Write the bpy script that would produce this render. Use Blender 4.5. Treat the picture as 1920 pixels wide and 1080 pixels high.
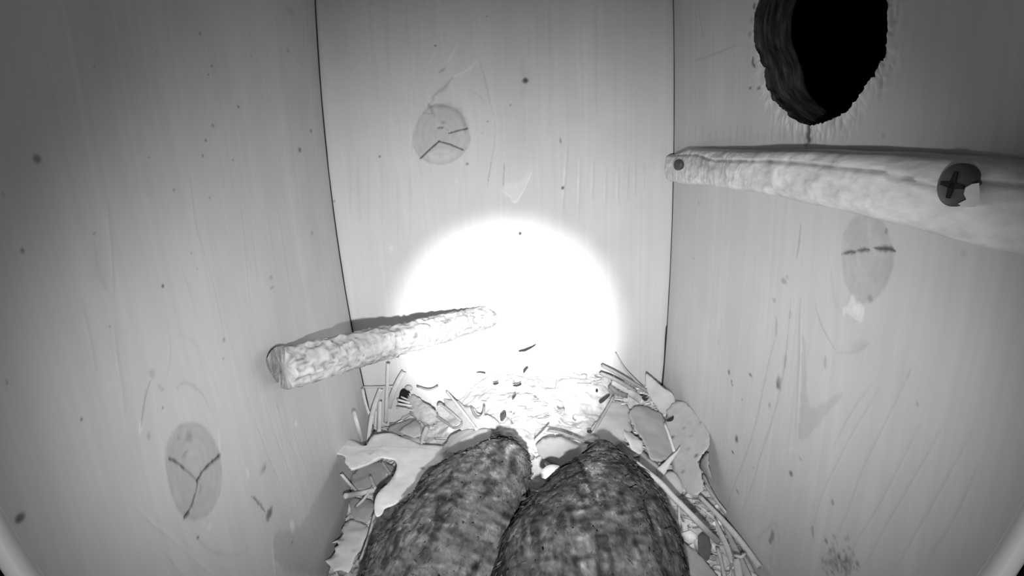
import bpy, bmesh, math, random
import numpy as np
from mathutils import Vector, Matrix, Euler
from mathutils.geometry import delaunay_2d_cdt

random.seed(7)
rng = np.random.default_rng(11)
S = bpy.context.scene
for o in list(bpy.data.objects):
    bpy.data.objects.remove(o)

# ------------------------------------------------------------------ camera, world, lights, exposure
CZ = 0.29                                   # lens height over the box floor (metres)
FPX = 993.355                               # focal length in pixels of a 1920 px wide frame
R = np.array([[0.99827915, 0.05458217, -0.02143667],
              [-0.0341487, 0.24391927, -0.96919413],
              [-0.0476719, 0.96825832, 0.24536343]])
CAM = np.array([0.0, 0.0, CZ])
cd = bpy.data.cameras.new('nest_camera')
cam = bpy.data.objects.new('nest_camera', cd)
S.collection.objects.link(cam)
cd.sensor_width = 36.0
cd.lens = 36.0 * FPX / 1920.0
cd.clip_start = 0.002
cd.clip_end = 20.0
cam.matrix_world = Matrix([[*R[0], CAM[0]], [*R[1], CAM[1]], [*R[2], CAM[2]], [0, 0, 0, 1]])
S.camera = cam

world = bpy.data.worlds.new('night')
S.world = world
world.use_nodes = True
world.node_tree.nodes['Background'].inputs[0].default_value = (0.0, 0.0, 0.0, 1)
world.node_tree.nodes['Background'].inputs[1].default_value = 0.0

S.view_settings.view_transform = 'Standard'
S.view_settings.look = 'None'
S.view_settings.gamma = 1.0
S.view_settings.use_curve_mapping = False
S.view_settings.exposure = 0.0


def spot(name, loc, target, power, size_deg, blend, radius):
    l = bpy.data.lights.new(name, 'SPOT')
    l.energy = power
    l.spot_size = math.radians(size_deg)
    l.spot_blend = blend
    l.shadow_soft_size = radius
    o = bpy.data.objects.new(name, l)
    S.collection.objects.link(o)
    o.location = loc
    o.rotation_euler = (Vector(target) - Vector(loc)).to_track_quat('-Z', 'Y').to_euler()
    return o


LED = (0.002, -0.004, CZ - 0.028)            # the camera's infrared lamp sits below its lens
spot('infrared_flood', LED, (0.009, 0.37, CZ - 0.116), 5.2, 121.8, 1.0, 0.003).scale = (.661, .509, 1)
spot('infrared_beam', LED, (0.0035, 0.37, CZ - 0.126), 12.5, 28, 0.75, 0.004)
_l = bpy.data.lights.new('rim_fill', 'POINT')      # faint fill light added behind the lens to brighten the housing rim
_l.energy, _l.shadow_soft_size = 0.008, 0.002
_o = bpy.data.objects.new('rim_fill', _l)
S.collection.objects.link(_o)
_o.location = (0.0, -0.012, CZ + 0.007)

# ------------------------------------------------------------------ helpers
D = 0.37                                    # lens to the back board


def ray(px, py):
    return R @ np.array([(px - 960) / FPX, -(py - 540) / FPX, -1.0])


_zl = np.polyfit([.0992, .0258, -.0676, -.115, -.17], [-.1058, -.1114, -.1109, -.1092, -.1058], 2)
_zr = np.polyfit([.0904, .0355, -.0459, -.1245, -.1756], [.1199, .1228, .1232, .1213, .1196], 2)


def x_left(z):                              # the side boards are slightly cupped (z measured from the lens)
    return np.polyval(_zl, np.clip(z, -.2, .11))


def x_right(z):
    return np.polyval(_zr, np.clip(z, -.2, .11))


def on_back(px, py, off=0.0):
    r = ray(px, py)
    return CAM + r * ((D - off) / r[1])


def on_side(px, py, fn, off=0.0):
    r = ray(px, py)
    x = fn(0.0)
    for _ in range(12):
        p = r * ((x - math.copysign(off, x)) / r[0])
        x = fn(p[2])
    return CAM + p


def on_left(px, py, off=0.0):
    return on_side(px, py, x_left, off)


def on_right(px, py, off=0.0):
    return on_side(px, py, x_right, off)


_LC = np.array([  # x, y, z(from lens) of the litter surface
    (-.108, .37, -.200), (-.108, .307, -.200), (-.108, .28, -.214), (-.108, .248, -.219), (-.108, .18, -.226),
    (-.06, .37, -.186), (0.0, .37, -.160), (.06, .37, -.163), (.119, .365, -.176), (.121, .30, -.190),
    (.121, .26, -.200), (.121, .22, -.206), (.121, .16, -.214), (0.0, .30, -.167), (.05, .30, -.176), (-.045, .30, -.190), (0., .335, -.163),
    (0.0, .23, -.222), (.0, .16, -.232), (.06, .2, -.222), (-.06, .2, -.229), (0., .08, -.232), (.1, .08, -.226), (-.1, .08, -.228)])


def litter_z(x, y):
    x = np.asarray(x, float)
    y = np.asarray(y, float)
    d2 = (x[..., None] - _LC[:, 0]) ** 2 + (y[..., None] - _LC[:, 1]) ** 2 + 2e-4
    w = d2 ** -1.6
    return (w * _LC[:, 2]).sum(-1) / w.sum(-1) + CZ


def on_litter(px, py, lift=0.0):
    r = ray(px, py)
    r = r / np.linalg.norm(r)
    t = 0.08
    while t < 0.7:
        p = CAM + r * t
        if p[1] > D - 0.002:
            return on_back(px, py, 0.002 + lift * .5)
        if p[0] < x_left(p[2] - CZ) + .002:
            return on_left(px, py, 0.002 + lift * .5)
        if p[0] > x_right(p[2] - CZ) - .002:
            return on_right(px, py, 0.002 + lift * .5)
        if p[2] < litter_z(p[0], p[1]) + lift:
            return p
        t += 0.0008
    return p


def at_y(px, py, y):
    r = ray(px, py)
    return CAM + r * (y / r[1])


def project(P):
    v = (np.asarray(P) - CAM) @ R
    return np.stack([960 + FPX * v[..., 0] / -v[..., 2], 540 - FPX * v[..., 1] / -v[..., 2]], -1)


# value noise on lattices
_LAT = rng.random((512, 512))


def vnoise(u, v):
    u = np.asarray(u, float) + 1000.37
    v = np.asarray(v, float) + 1000.71
    iu, iv = np.floor(u).astype(int), np.floor(v).astype(int)
    fu, fv = u - iu, v - iv
    fu, fv = fu * fu * (3 - 2 * fu), fv * fv * (3 - 2 * fv)
    a = _LAT[iu % 512, iv % 512]
    b = _LAT[(iu + 1) % 512, iv % 512]
    c = _LAT[iu % 512, (iv + 1) % 512]
    d = _LAT[(iu + 1) % 512, (iv + 1) % 512]
    return (a * (1 - fu) + b * fu) * (1 - fv) + (c * (1 - fu) + d * fu) * fv - .5


def fbm(u, v, n=4):
    s, a = 0.0, 1.0
    for k in range(n):
        s = s + a * vnoise(u * 2 ** k + 17.3 * k, v * 2 ** k + 5.1 * k)
        a *= .5
    return s


# ------------------------------------------------------------------ materials (the night camera sees no colour: everything is grey)
def mat(name, grey, rough=.7, spec=.2, noise_amp=.0, noise_scale=200.0, stretch=(1, 1, 1), tone=True, bump=0.0):
    m = bpy.data.materials.new(name)
    m.use_nodes = True
    nt = m.node_tree
    b = nt.nodes['Principled BSDF']
    b.inputs['Roughness'].default_value = rough
    b.inputs['Specular IOR Level'].default_value = spec
    L = nt.links.new
    val = nt.nodes.new('ShaderNodeValue')
    val.outputs[0].default_value = grey
    cur = val.outputs[0]

    def mul(a, c):
        n = nt.nodes.new('ShaderNodeMath')
        n.operation = 'MULTIPLY'
        L(a, n.inputs[0])
        L(c, n.inputs[1])
        return n.outputs[0]
    if tone:
        at = nt.nodes.new('ShaderNodeAttribute')
        at.attribute_name = 'tone'
        cur = mul(cur, at.outputs['Fac'])
    if noise_amp or bump:
        tc = nt.nodes.new('ShaderNodeTexCoord')
        mp = nt.nodes.new('ShaderNodeMapping')
        mp.inputs['Scale'].default_value = stretch
        L(tc.outputs['Object'], mp.inputs['Vector'])
        nz = nt.nodes.new('ShaderNodeTexNoise')
        nz.inputs['Scale'].default_value = noise_scale
        nz.inputs['Detail'].default_value = 4.0
        L(mp.outputs[0], nz.inputs['Vector'])
        mr = nt.nodes.new('ShaderNodeMapRange')
        mr.inputs['From Min'].default_value = .25
        mr.inputs['From Max'].default_value = .75
        mr.inputs['To Min'].default_value = 1 - noise_amp
        mr.inputs['To Max'].default_value = 1 + noise_amp
        L(nz.outputs['Fac'], mr.inputs['Value'])
        cur = mul(cur, mr.outputs[0])
        if bump:
            bp = nt.nodes.new('ShaderNodeBump')
            bp.inputs['Strength'].default_value = bump
            bp.inputs['Distance'].default_value = .0006
            L(nz.outputs['Fac'], bp.inputs['Height'])
            L(bp.outputs[0], b.inputs['Normal'])
    cb = nt.nodes.new('ShaderNodeCombineColor')
    for k in range(3):
        L(cur, cb.inputs[k])
    L(cb.outputs[0], b.inputs['Base Color'])
    return m


M_WOOD = mat('pale_board', .56, .62, .25, .03, 220, (1.6, 1.6, .05))
M_BACKS = mat('board_back', .45, .8, .1, tone=False)
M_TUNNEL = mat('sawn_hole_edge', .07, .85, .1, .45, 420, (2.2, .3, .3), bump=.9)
M_SEAM = mat('seam_shade', .035, .9, .05, tone=False)
M_PERCH = mat('weathered_branch', .68, .8, .15, .12, 420, (1, .35, 1), bump=.5)
M_BARK = mat('stripped_branch', .46, .8, .15, .16, 380, (.5, .5, 1), bump=.7)
M_SCREW = mat('dark_screw', .06, .5, .4, .15, 300, tone=False)
M_SLOT = mat('screw_recess', .012, .7, .2, tone=False)
M_LEAF = mat('dry_leaf', .52, .6, .25, .06, 260)
M_STRAW = mat('dry_straw', .52, .55, .3, .10, 500)
M_BITS = mat('dark_bits', .10, .8, .1, .3, 500)
M_LITTER = mat('nest_litter', .68, .85, .1, .15, 420, bump=.5)
M_OWL = mat('owl_down', .10, .9, .05, .25, 260)
M_FEATHER = mat('owl_feather', .11, .9, .05, .3, 420)
M_RIM = mat('housing_rim', .75, .5, .3, .08, 700, tone=False)
M_SHELL = mat('housing_shell', .03, .6, .2, .1, 300, tone=False)


# ------------------------------------------------------------------ mesh tools
def new_mesh(name, V, quads=None, tris=None, mats=(), tone=None, smooth=True, mat_idx=None):
    me = bpy.data.meshes.new(name)
    V = np.asarray(V, np.float32)
    me.vertices.add(len(V))
    me.vertices.foreach_set('co', V.ravel())
    ls, starts, n = [], [], 0
    if quads is not None and len(quads):
        q = np.asarray(quads, np.int32)
        ls.append(q.ravel())
        starts.append(np.arange(len(q), dtype=np.int32) * 4)
        n += q.size
    if tris is not None and len(tris):
        t = np.asarray(tris, np.int32)
        ls.append(t.ravel())
        starts.append(n + np.arange(len(t), dtype=np.int32) * 3)
        n += t.size
    lv = np.concatenate(ls)
    st = np.concatenate(starts)
    me.loops.add(len(lv))
    me.loops.foreach_set('vertex_index', lv)
    me.polygons.add(len(st))
    me.polygons.foreach_set('loop_start', st)
    if mat_idx is not None:
        me.polygons.foreach_set('material_index', np.asarray(mat_idx, np.int32))
    me.polygons.foreach_set('use_smooth', np.full(len(st), smooth, bool))
    a = me.attributes.new('tone', 'FLOAT', 'POINT')
    a.data.foreach_set('value', np.asarray(np.ones(len(V)) if tone is None else tone, np.float32))
    for m in mats:
        me.materials.append(m)
    me.update(calc_edges=True)
    me.validate()
    return me


def link(name, me, parent=None):
    o = bpy.data.objects.new(name, me)
    S.collection.objects.link(o)
    if parent is not None:
        o.parent = parent
    return o


def tag(o, label=None, cat=None, group=None, kind=None):
    if label:
        o['label'] = label
    if cat:
        o['category'] = cat
    if group:
        o['group'] = group
    if kind:
        o['kind'] = kind
    return o


def recentre(o, parent=None):
    """origin of a top-level mesh at the base of the thing"""
    me = o.data
    n = len(me.vertices)
    co = np.empty(n * 3, np.float32)
    me.vertices.foreach_get('co', co)
    co = co.reshape(-1, 3)
    c = (co.min(0) + co.max(0)) / 2
    c[2] = co[:, 2].min()
    me.vertices.foreach_set('co', (co - c).ravel())
    me.update()
    o.location = c
    return o


def grid_faces(nu, nv):
    i = np.arange(nu - 1)[:, None] * nv + np.arange(nv - 1)[None, :]
    return np.stack([i, i + nv, i + nv + 1, i + 1], -1).reshape(-1, 4)


def in_poly(U, V, poly):
    poly = np.asarray(poly)
    x, y = poly[:, 0], poly[:, 1]
    ins = np.zeros(U.shape, bool)
    j = len(poly) - 1
    for i in range(len(poly)):
        c = ((y[i] > V) != (y[j] > V)) & (U < (x[j] - x[i]) * (V - y[i]) / (y[j] - y[i] + 1e-15) + x[i])
        ins ^= c
        j = i
    return ins


def smooth_poly(P, n=2, closed=False):
    P = np.asarray(P, float)
    for _ in range(n):
        if closed:
            Q = np.roll(P, -1, 0)
            P = np.stack([.75 * P + .25 * Q, .25 * P + .75 * Q], 1).reshape(-1, P.shape[1])
        else:
            a, b = P[:-1], P[1:]
            P = np.concatenate([P[:1], np.stack([.75 * a + .25 * b, .25 * a + .75 * b], 1).reshape(-1, P.shape[1]), P[-1:]])
    return P


class Board:
    """a wooden board as a fine grid in board coordinates (u across, v up, v from the lens) with grain,
    knots, cracks and gouges of its own: self.t multiplies the wood's colour, self.h is relief (m)"""

    def __init__(self, us, vs, to_uv, seed):
        self.us, self.vs = us, vs
        self.U, self.V = np.meshgrid(us, vs, indexing='ij')
        self.t = np.ones_like(self.U)
        self.h = np.zeros_like(self.U)
        self.to_uv = to_uv
        self.seed = seed
        self.knots = []

    def uv(self, pts):
        return np.array([self.to_uv(*p) for p in pts])

    def _sub(self, lo, hi):
        i0, i1 = np.searchsorted(self.us, [lo[0], hi[0]])
        j0, j1 = np.searchsorted(self.vs, [lo[1], hi[1]])
        return slice(max(i0 - 1, 0), i1 + 1), slice(max(j0 - 1, 0), j1 + 1)

    def _dist(self, P, pad):
        s = self._sub(P.min(0) - pad, P.max(0) + pad)
        U, V = self.U[s], self.V[s]
        best = np.full(U.shape, 1e9)
        along = np.zeros(U.shape)
        side = np.zeros(U.shape)
        n = max(len(P) - 1, 1)
        for k in range(len(P) - 1):
            a, b = P[k], P[k + 1]
            d = b - a
            L2 = d @ d + 1e-16
            t = np.clip(((U - a[0]) * d[0] + (V - a[1]) * d[1]) / L2, 0, 1)
            qx, qy = U - a[0] - t * d[0], V - a[1] - t * d[1]
            q = np.hypot(qx, qy)
            m = q < best
            best[m] = q[m]
            along[m] = ((k + t) / n)[m]
            side[m] = qx[m]
        return s, best, along, side

    def line(self, pts, w=.6, k=-.3, h=0.0, taper=True, rough=.5, smooth=1, pair=0.0):
        """polyline of width w (mm), tone change k, relief h (mm); pair adds a paler/darker flank"""
        P = smooth_poly(self.uv(pts), smooth)
        w = w / 1000
        s, d, al, sd = self._dist(P, w * 4)
        ww = w * (np.clip(np.sin(np.pi * np.clip(al, .01, .99)), .08, 1) ** .8 if taper else 1.0)
        ww = ww * (1 + rough * 1.6 * vnoise(self.U[s] * 900, self.V[s] * 500 + self.seed))
        m = np.exp(-(d / np.maximum(ww, 1e-5)) ** 2 * 1.4)
        if taper and pair:
            m = m * np.sin(np.pi * np.clip(al, .0, 1)) * np.clip(.75 + 1.2 * vnoise(al * 9, al * 0 + self.seed + P[0, 0] * 99), .2, 1.3)
        self.t[s] *= 1 + k * m
        self.h[s] += h / 1000 * m
        if pair:
            m2 = np.exp(-((d - 1.6 * w) / (1.1 * w)) ** 2) * (sd > 0) * np.sin(np.pi * np.clip(al, .0, 1)) ** .5
            self.t[s] *= 1 + pair * m2

    def spot(self, px, py, rx, ry, k=-.6):
        """a mark of about rx by ry pixels seen from the camera, turned into board millimetres"""
        c = np.array(self.to_uv(px, py))
        du = abs(self.to_uv(px + rx, py)[0] - c[0]) + 1e-5
        dv = abs(self.to_uv(px, py + ry)[1] - c[1]) + 1e-5
        pad = np.array([du, dv]) * 2.2
        s = self._sub(c - pad, c + pad)
        q = ((self.U[s] - c[0]) / du) ** 2 + ((self.V[s] - c[1]) / dv) ** 2
        q = q * (1 + .9 * vnoise(self.U[s] * 700, self.V[s] * 700 + self.seed))
        self.t[s] *= 1 + k * np.exp(-q ** 2)

    def patch(self, poly, k=-.15, soft=.8, rough=.5, h=0.0, smooth=2):
        """an area with its own outline; soft edge in mm"""
        P = smooth_poly(self.uv(poly), smooth, True)
        pad = soft / 1000 * 3
        Pc = np.concatenate([P, P[:1]])
        s, d, _, _ = self._dist(Pc, pad)
        ins = in_poly(self.U[s], self.V[s], P)
        sd = np.where(ins, d, -d) + rough / 1000 * 2 * vnoise(self.U[s] * 500, self.V[s] * 300 + self.seed)
        m = np.clip(sd / (soft / 1000) * .5 + .5, 0, 1)
        m = m * m * (3 - 2 * m)
        self.t[s] *= 1 + k * m
        self.h[s] += h / 1000 * m
        return s, m, P

    def knot(self, poly, k=-.16, rim=-.1, rings=.05):
        s, m, P = self.patch(poly, k, .9, .8)
        c = P.mean(0)
        r = (P.max(0) - P.min(0)) / 2
        self.knots.append((c, r))
        q = np.hypot((self.U[s] - c[0]) / r[0], (self.V[s] - c[1]) / r[1]) + .12 * fbm(self.U[s] * 90, self.V[s] * 90 + self.seed)
        self.t[s] *= 1 + m * rings * np.sin(q * 26)
        self.t[s] *= 1 + m * .10 * fbm(self.U[s] * 260, self.V[s] * 200 + 3)
        self.line(poly + poly[:1], .7, rim, taper=False, smooth=2)

    def grain(self, fine=.035, relief=.05, period=.0022):
        g = self.U.copy()
        for c, r in self.knots:                       # the grain flows round the knots
            dv = (self.V - c[1]) / (r[1] * 1.9)
            du = (self.U - c[0]) / r[0]
            g -= np.sign(du) * r[0] * .85 * np.exp(-dv ** 2) * np.exp(-np.abs(du) * .55) * np.clip(np.abs(du) * 3, 0, 1)
        g += .0022 * fbm(self.U * 14 + self.seed, self.V * 9, 3)
        n1 = vnoise(g / period + self.seed * 3, self.V * 5)
        n2 = vnoise(g / (period * .38) + self.seed * 7, self.V * 11)
        n3 = fbm(g * 70 + self.seed, self.V * 4, 3)
        self.t *= 1 + fine * (n1 + .55 * n2) * (1 + n3) + .05 * n3 + .05 * fbm(self.U * 45, self.V * 45 + self.seed, 4)
        self.h += relief / 1000 * (n1 + .35 * n2) * (1 + n3)


def side_uv(fn, to):
    def f(px, py):
        p = to(px, py)
        return p[1], p[2] - CZ
    return f


def build_board(board, pos, outward, thick, hole=None):
    """pos(U, V, h) -> world points of the inner face; the board is thick metres deep behind it"""
    nu, nv = board.U.shape
    P = pos(board.U, board.V, board.h).reshape(-1, 3)
    F = grid_faces(nu, nv)
    tone = board.t.ravel()
    n0 = len(P)
    V = [P]
    T = [tone]
    Q = [F]
    MI = []
    if hole is not None:
        H = np.asarray(hole)
        uv = np.stack([board.U.ravel(), board.V.ravel()], -1)
        ins = in_poly(uv[:, 0], uv[:, 1], H)
        keep = ~(ins[F].all(1))
        F = F[keep]
        Q = [F]
        # pull the grid points left inside the outline onto it so the edge follows the cut
        used = np.zeros(n0, bool)
        used[F.ravel()] = True
        idx = np.where(used & ins)[0]
        A = H
        B = np.roll(H, -1, 0)
        best = np.full(len(idx), 1e9)
        bp = uv[idx].copy()
        for a, b in zip(A, B):
            dd = b - a
            t = np.clip(((uv[idx] - a) @ dd) / (dd @ dd + 1e-16), 0, 1)
            q = a + t[:, None] * dd
            ds = np.linalg.norm(uv[idx] - q, axis=1)
            m = ds < best
            best[m] = ds[m]
            bp[m] = q[m]
        V[0] = P.copy()
        V[0][idx] = pos(bp[:, 0], bp[:, 1], board.h.ravel()[idx])
    MI.append(np.zeros(len(Q[0]), np.int32))
    # rim and back of the board
    loop = np.concatenate([np.arange(nu) * nv, (nu - 1) * nv + np.arange(1, nv), np.arange(nu - 2, -1, -1) * nv + nv - 1, np.arange(nv - 2, 0, -1)])
    off = np.asarray(outward) * thick
    V.append(P[loop] + off)
    T.append(np.ones(len(loop)))
    k = np.arange(len(loop))
    k2 = np.roll(k, -1)
    Q.append(np.stack([loop[k2], loop[k], n0 + k, n0 + k2], -1))
    MI.append(np.ones(len(loop), np.int32))
    n1 = n0 + len(loop)
    ulo, uhi, vlo, vhi = board.us[0], board.us[-1], board.vs[0], board.vs[-1]
    if hole is None:
        c = [loop[0], (nu - 1) * nv, nu * nv - 1, nv - 1]
        V.append(P[c] + off)
        T.append(np.ones(4))
        Q.append(np.array([[n1, n1 + 3, n1 + 2, n1 + 1]]))
        MI.append(np.ones(1, np.int32))
    else:
        c = H.mean(0)
        O = []
        for p in H:                                  # ray from the hole's centre to the edge of the board
            d = p - c
            ts = []
            if d[0]:
                ts.append(((uhi if d[0] > 0 else ulo) - c[0]) / d[0])
            if d[1]:
                ts.append(((vhi if d[1] > 0 else vlo) - c[1]) / d[1])
            O.append(c + d * min(ts))
        O = np.array(O)
        m = len(H)
        ring_f = pos(H[:, 0], H[:, 1], np.zeros(m))
        NR = 18
        Hs = H.copy()
        for _ in range(30):
            Hs = (np.roll(Hs, 1, 0) + Hs + np.roll(Hs, -1, 0)) / 3
        cc = pos(c[0], c[1], 0.0)
        for q in range(NR):
            f = q / (NR - 1)
            b = min(1.0, f * 5)
            Hq = H * (1 - b) + Hs * b
            a = pos(Hq[:, 0], Hq[:, 1], np.zeros(m)) + off * f
            dirn = a - cc
            dirn = dirn - np.outer(dirn @ np.asarray(outward), outward)
            dirn /= np.linalg.norm(dirn, axis=1)[:, None]
            k_ = np.arange(m)
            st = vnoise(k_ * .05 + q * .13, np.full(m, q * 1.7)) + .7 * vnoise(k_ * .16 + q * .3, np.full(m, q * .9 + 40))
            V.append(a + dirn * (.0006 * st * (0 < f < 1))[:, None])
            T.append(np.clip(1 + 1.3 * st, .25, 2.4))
        ki = np.arange(m)
        kj = np.roll(ki, -1)
        for s in range(NR - 1):
            b = n1 + s * m
            Q.append(np.stack([b + ki, b + kj, b + m + kj, b + m + ki], -1))
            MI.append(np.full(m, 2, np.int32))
        nb = n1 + NR * m
        V.append(pos(O[:, 0], O[:, 1], np.zeros(m)) + off)
        T.append(np.ones(m))
        b = n1 + (NR - 1) * m
        Q.append(np.stack([b + ki, b + kj, nb + kj, nb + ki], -1))
        MI.append(np.ones(m, np.int32))
    return np.concatenate(V), np.concatenate(Q), np.concatenate(T), np.concatenate(MI)


# ------------------------------------------------------------------ the box: boards
VS = np.concatenate([np.linspace(-.29, -.243, 12)[:-1], np.arange(-.243, .112, .00055), np.linspace(.114, .165, 12)])
US = .08 * np.exp(np.linspace(0, math.log((D - .0006) / .08), 600))
US = np.concatenate([np.linspace(-.035, .079, 10), US])

# ---- back board
UB = np.arange(-.125, .1355, .0006)
bk = Board(UB, VS, lambda px, py: (on_back(px, py)[0], on_back(px, py)[2] - CZ), 3.1)
bk.knot([(775, 270), (777, 245), (786, 222), (800, 203), (817, 195), (838, 199), (860, 208), (873, 228), (880, 248),
         (881, 268), (868, 288), (850, 303), (825, 309), (800, 303), (783, 290)], -.19, -.16, .03)
bk.patch([(800, 290), (822, 276), (848, 283), (858, 290), (848, 300), (825, 305), (808, 302)], .10, .7)
bk.line([(806, 200), (840, 198), (862, 210), (872, 232), (872, 250)], 2.8, -.20)
bk.line([(770, 225), (772, 260), (772, 300), (780, 330)], 1.2, .06)
bk.line([(776, 240), (772, 275), (772, 300)], .6, -.12)
for c in ([(788, 297), (806, 280), (823, 265)], [(823, 265), (845, 271), (868, 281)]):
    bk.line(c, .6, -.92, -.5, rough=.2, smooth=0, taper=False)
bk.line([(819, 240), (833, 239)], .7, -.7, -.3)
bk.line([(842, 250), (858, 245), (876, 241)], .6, -.85, -.4, taper=False)
bk.line([(833, 239), (844, 246)], .4, -.3)
bk.line([(803, 193), (808, 203), (815, 218)], 1.3, -.3)
bk.line([(793, 212), (812, 214)], .6, -.25)
bk.line([(850, 144), (840, 156), (833, 166), (819, 174), (808, 186)], 1.4, -.26)
bk.line([(815, 182), (812, 190), (800, 200)], .9, -.18)
bk.line([(897, 110), (878, 131), (848, 144)], 1.2, .13, .15)
bk.line([(822, 137), (836, 127)], 1.0, -.3)
bk.line([(838, 118), (846, 104), (859, 80)], .9, .13, .12)
bk.line([(803, 124), (812, 106), (822, 88)], .8, .08)
bk.line([(897, 110), (910, 149), (919, 193), (928, 222)], .45, -.22)
bk.line([(928, 222), (928, 269), (921, 303), (914, 348)], .45, -.18)
bk.line([(921, 303), (914, 348)], .5, -.25)
bk.line([(946, 300), (943, 357)], .5, -.35)
bk.line([(880, 168), (900, 180), (909, 195)], .5, -.16)
bk.patch([(941, 357), (948, 342), (968, 345), (1000, 316), (982, 352), (973, 374), (965, 382), (958, 372)], .10, 1.6)
bk.line([(941, 357), (958, 372), (965, 381), (975, 370), (1000, 318)], .9, .2)
bk.line([(950, 366), (962, 377)], .4, -.2)
for x0, y0, x1, y1, k in ((1062, 272, 1052, 410, .2), (1086, 290, 1082, 420, .17), (1111, 300, 1108, 375, .14), (1135, 310, 1133, 390, .1),
                          (1176, 300, 1174, 380, .08), (1190, 300, 1188, 370, .07), (1206, 305, 1205, 360, .07), (1157, 315, 1157, 385, .07)):
    bk.line([(x0, y0), ((x0 + x1) / 2, (y0 + y1) / 2), (x1, y1)], .75, k, .1, pair=-.1)
bk.patch([(975, 110), (984, 105), (990, 140), (986, 192), (974, 185)], -.08, 2.0)
bk.line([(983, 190), (983, 280)], .9, -.07)
for x, y0, y1 in ((1029, 0, 260), (1117, 0, 220), (762, 0, 90), (810, 0, 80), (690, 290, 420), (672, 290, 420), (715, 300, 420), (745, 330, 440), (768, 310, 440), (655, 280, 400)):
    bk.line([(x, y0), (x + 1, (y0 + y1) / 2), (x + 2, y1)], 1.4, -.06)
for s in ((985, 151, 5, 5, -.85), (1055, 352, 3, 3, -.8), (975, 438, 2.6, 3.4, -.97), (957, 197, 2, 2, -.4), (914, 228, 1.8, 1.8, -.5), (712, 293, 2.2, 2.2, -.6),
          (876, 307, 3, 2.6, -.5), (1051, 264, 2, 5, -.5), (816, 86, 3, 2, -.6), (913, 31, 2.2, 1.6, -.5), (627, 377, 1.6, 2, -.5), (831, 230, 4, 3, -.3),
          (733, 465, 4, 6, .12), (903, 249, 3, 2, -.15), (856, 340, 4, 3, .1), (697, 6, 6, 4, -.15)):
    bk.spot(*s)
bk.grain(.038, .05)
bk.t *= 1.0

# ---- left board
lf = Board(US, VS, side_uv(x_left, on_left), 8.7)
lf.knot([(310, 858), (314, 828), (328, 804), (352, 791), (380, 797), (402, 824), (415, 862), (416, 900), (408, 938),
         (391, 964), (368, 977), (345, 970), (328, 944), (317, 908)], -.22, -.10, .025)
lf.line([(319, 860), (334, 867), (345, 878)], .55, -.75, -.3, rough=.8, taper=False)
lf.line([(345, 878), (357, 888), (371, 902)], .35, -.5, -.2, taper=False)
lf.line([(413, 854), (393, 871), (379, 886), (371, 902)], .75, -.85, -.5, rough=.7, taper=False)
lf.line([(373, 898), (371, 910), (366, 932), (357, 956), (347, 970)], .6, -.65, -.3, rough=.9, taper=False)
lf.line([(354, 962), (346, 971)], .8, -.6, -.3, taper=False)
lf.line([(353, 841), (346, 852), (340, 860)], .6, -.25)
lf.line([(374, 905), (378, 915), (372, 930)], .7, -.2)
lf.spot(354, 819, 8, 12, -.25)
lf.patch([(345, 862), (362, 838), (380, 850), (378, 880), (362, 890)], .07, 1.0)
for pts, w, k in (
        ([(199, 380), (204, 433), (209, 510), (210, 560)], .9, .13), ([(211, 600), (216, 661), (225, 714), (233, 780)], 1.0, .15),
        ([(148, 560), (160, 609), (172, 661), (177, 700)], .9, .12), ([(354, 330), (359, 380), (364, 422), (373, 454), (388, 496)], .8, .15),
        ([(388, 496), (398, 538), (406, 570), (420, 640)], .8, .10), ([(448, 370), (457, 450), (464, 549), (472, 600)], .8, .10),
        ([(466, 380), (473, 450), (482, 530)], .8, .07), ([(313, 622), (318, 661), (311, 706)], .7, .12), ([(338, 500), (352, 540), (366, 600)], .7, .06),
        ([(500, 400), (510, 470), (520, 540)], .7, .05), ([(520, 390), (532, 470), (545, 560)], .7, .05), ([(540, 410), (556, 500), (566, 560)], .7, .05)):
    lf.line(pts, w * .6, k * .7, .04, pair=-.10)
lf.line([(176, 450), (186, 514), (201, 545)], 1.6, -.10)
lf.line([(283, 711), (273, 740), (268, 770), (264, 800)], .6, -.3)
lf.line([(263, 790), (262, 815)], 1.0, .18)
lf.line([(329, 732), (336, 722), (348, 716), (366, 725), (383, 742), (396, 775)], .8, -.16)
lf.line([(318, 640), (340, 625), (365, 640), (390, 690), (420, 760)], .9, -.06)
lf.line([(409, 800), (413, 850)], .8, .14)
lf.line([(462, 876), (467, 897)], .9, .2)
for pts in ([(450, 690), (467, 754), (486, 810), (512, 876), (534, 924), (557, 957)], [(478, 690), (497, 750), (516, 817), (541, 880), (567, 939), (588, 962)],
            [(505, 725), (519, 754), (541, 828), (567, 873), (590, 939)], [(540, 770), (553, 817), (582, 898), (600, 930)], [(560, 770), (575, 817), (595, 890)],
            [(585, 790), (598, 850), (615, 900)], [(364, 1050), (382, 1068), (400, 1080)], [(304, 1032), (322, 1052), (342, 1080)],
            [(245, 940), (285, 985), (323, 1013), (364, 1050)]):
    lf.line(pts, .5, -.15, -.04, pair=.06)
lf.line([(360, 995), (382, 1024), (408, 1039), (441, 1043), (470, 1030)], .9, -.1)
lf.line([(471, 930), (482, 938), (490, 948), (499, 960)], 1.0, -.55, -.3, rough=1)
lf.spot(505, 963, 9, 11, -.68)
lf.spot(493, 880, 9, 9, -.22)
lf.spot(496, 878, 4, 4, -.3)
lf.spot(548, 988, 5, 14, .35)
lf.spot(393, 987, 6, 7, .15)
lf.spot(555, 794, 3, 7, .2)
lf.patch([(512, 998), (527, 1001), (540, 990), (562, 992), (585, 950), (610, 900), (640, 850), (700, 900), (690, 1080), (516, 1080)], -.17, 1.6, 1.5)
lf.line([(510, 1003), (511, 1040), (516, 1080)], .9, .2)
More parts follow.
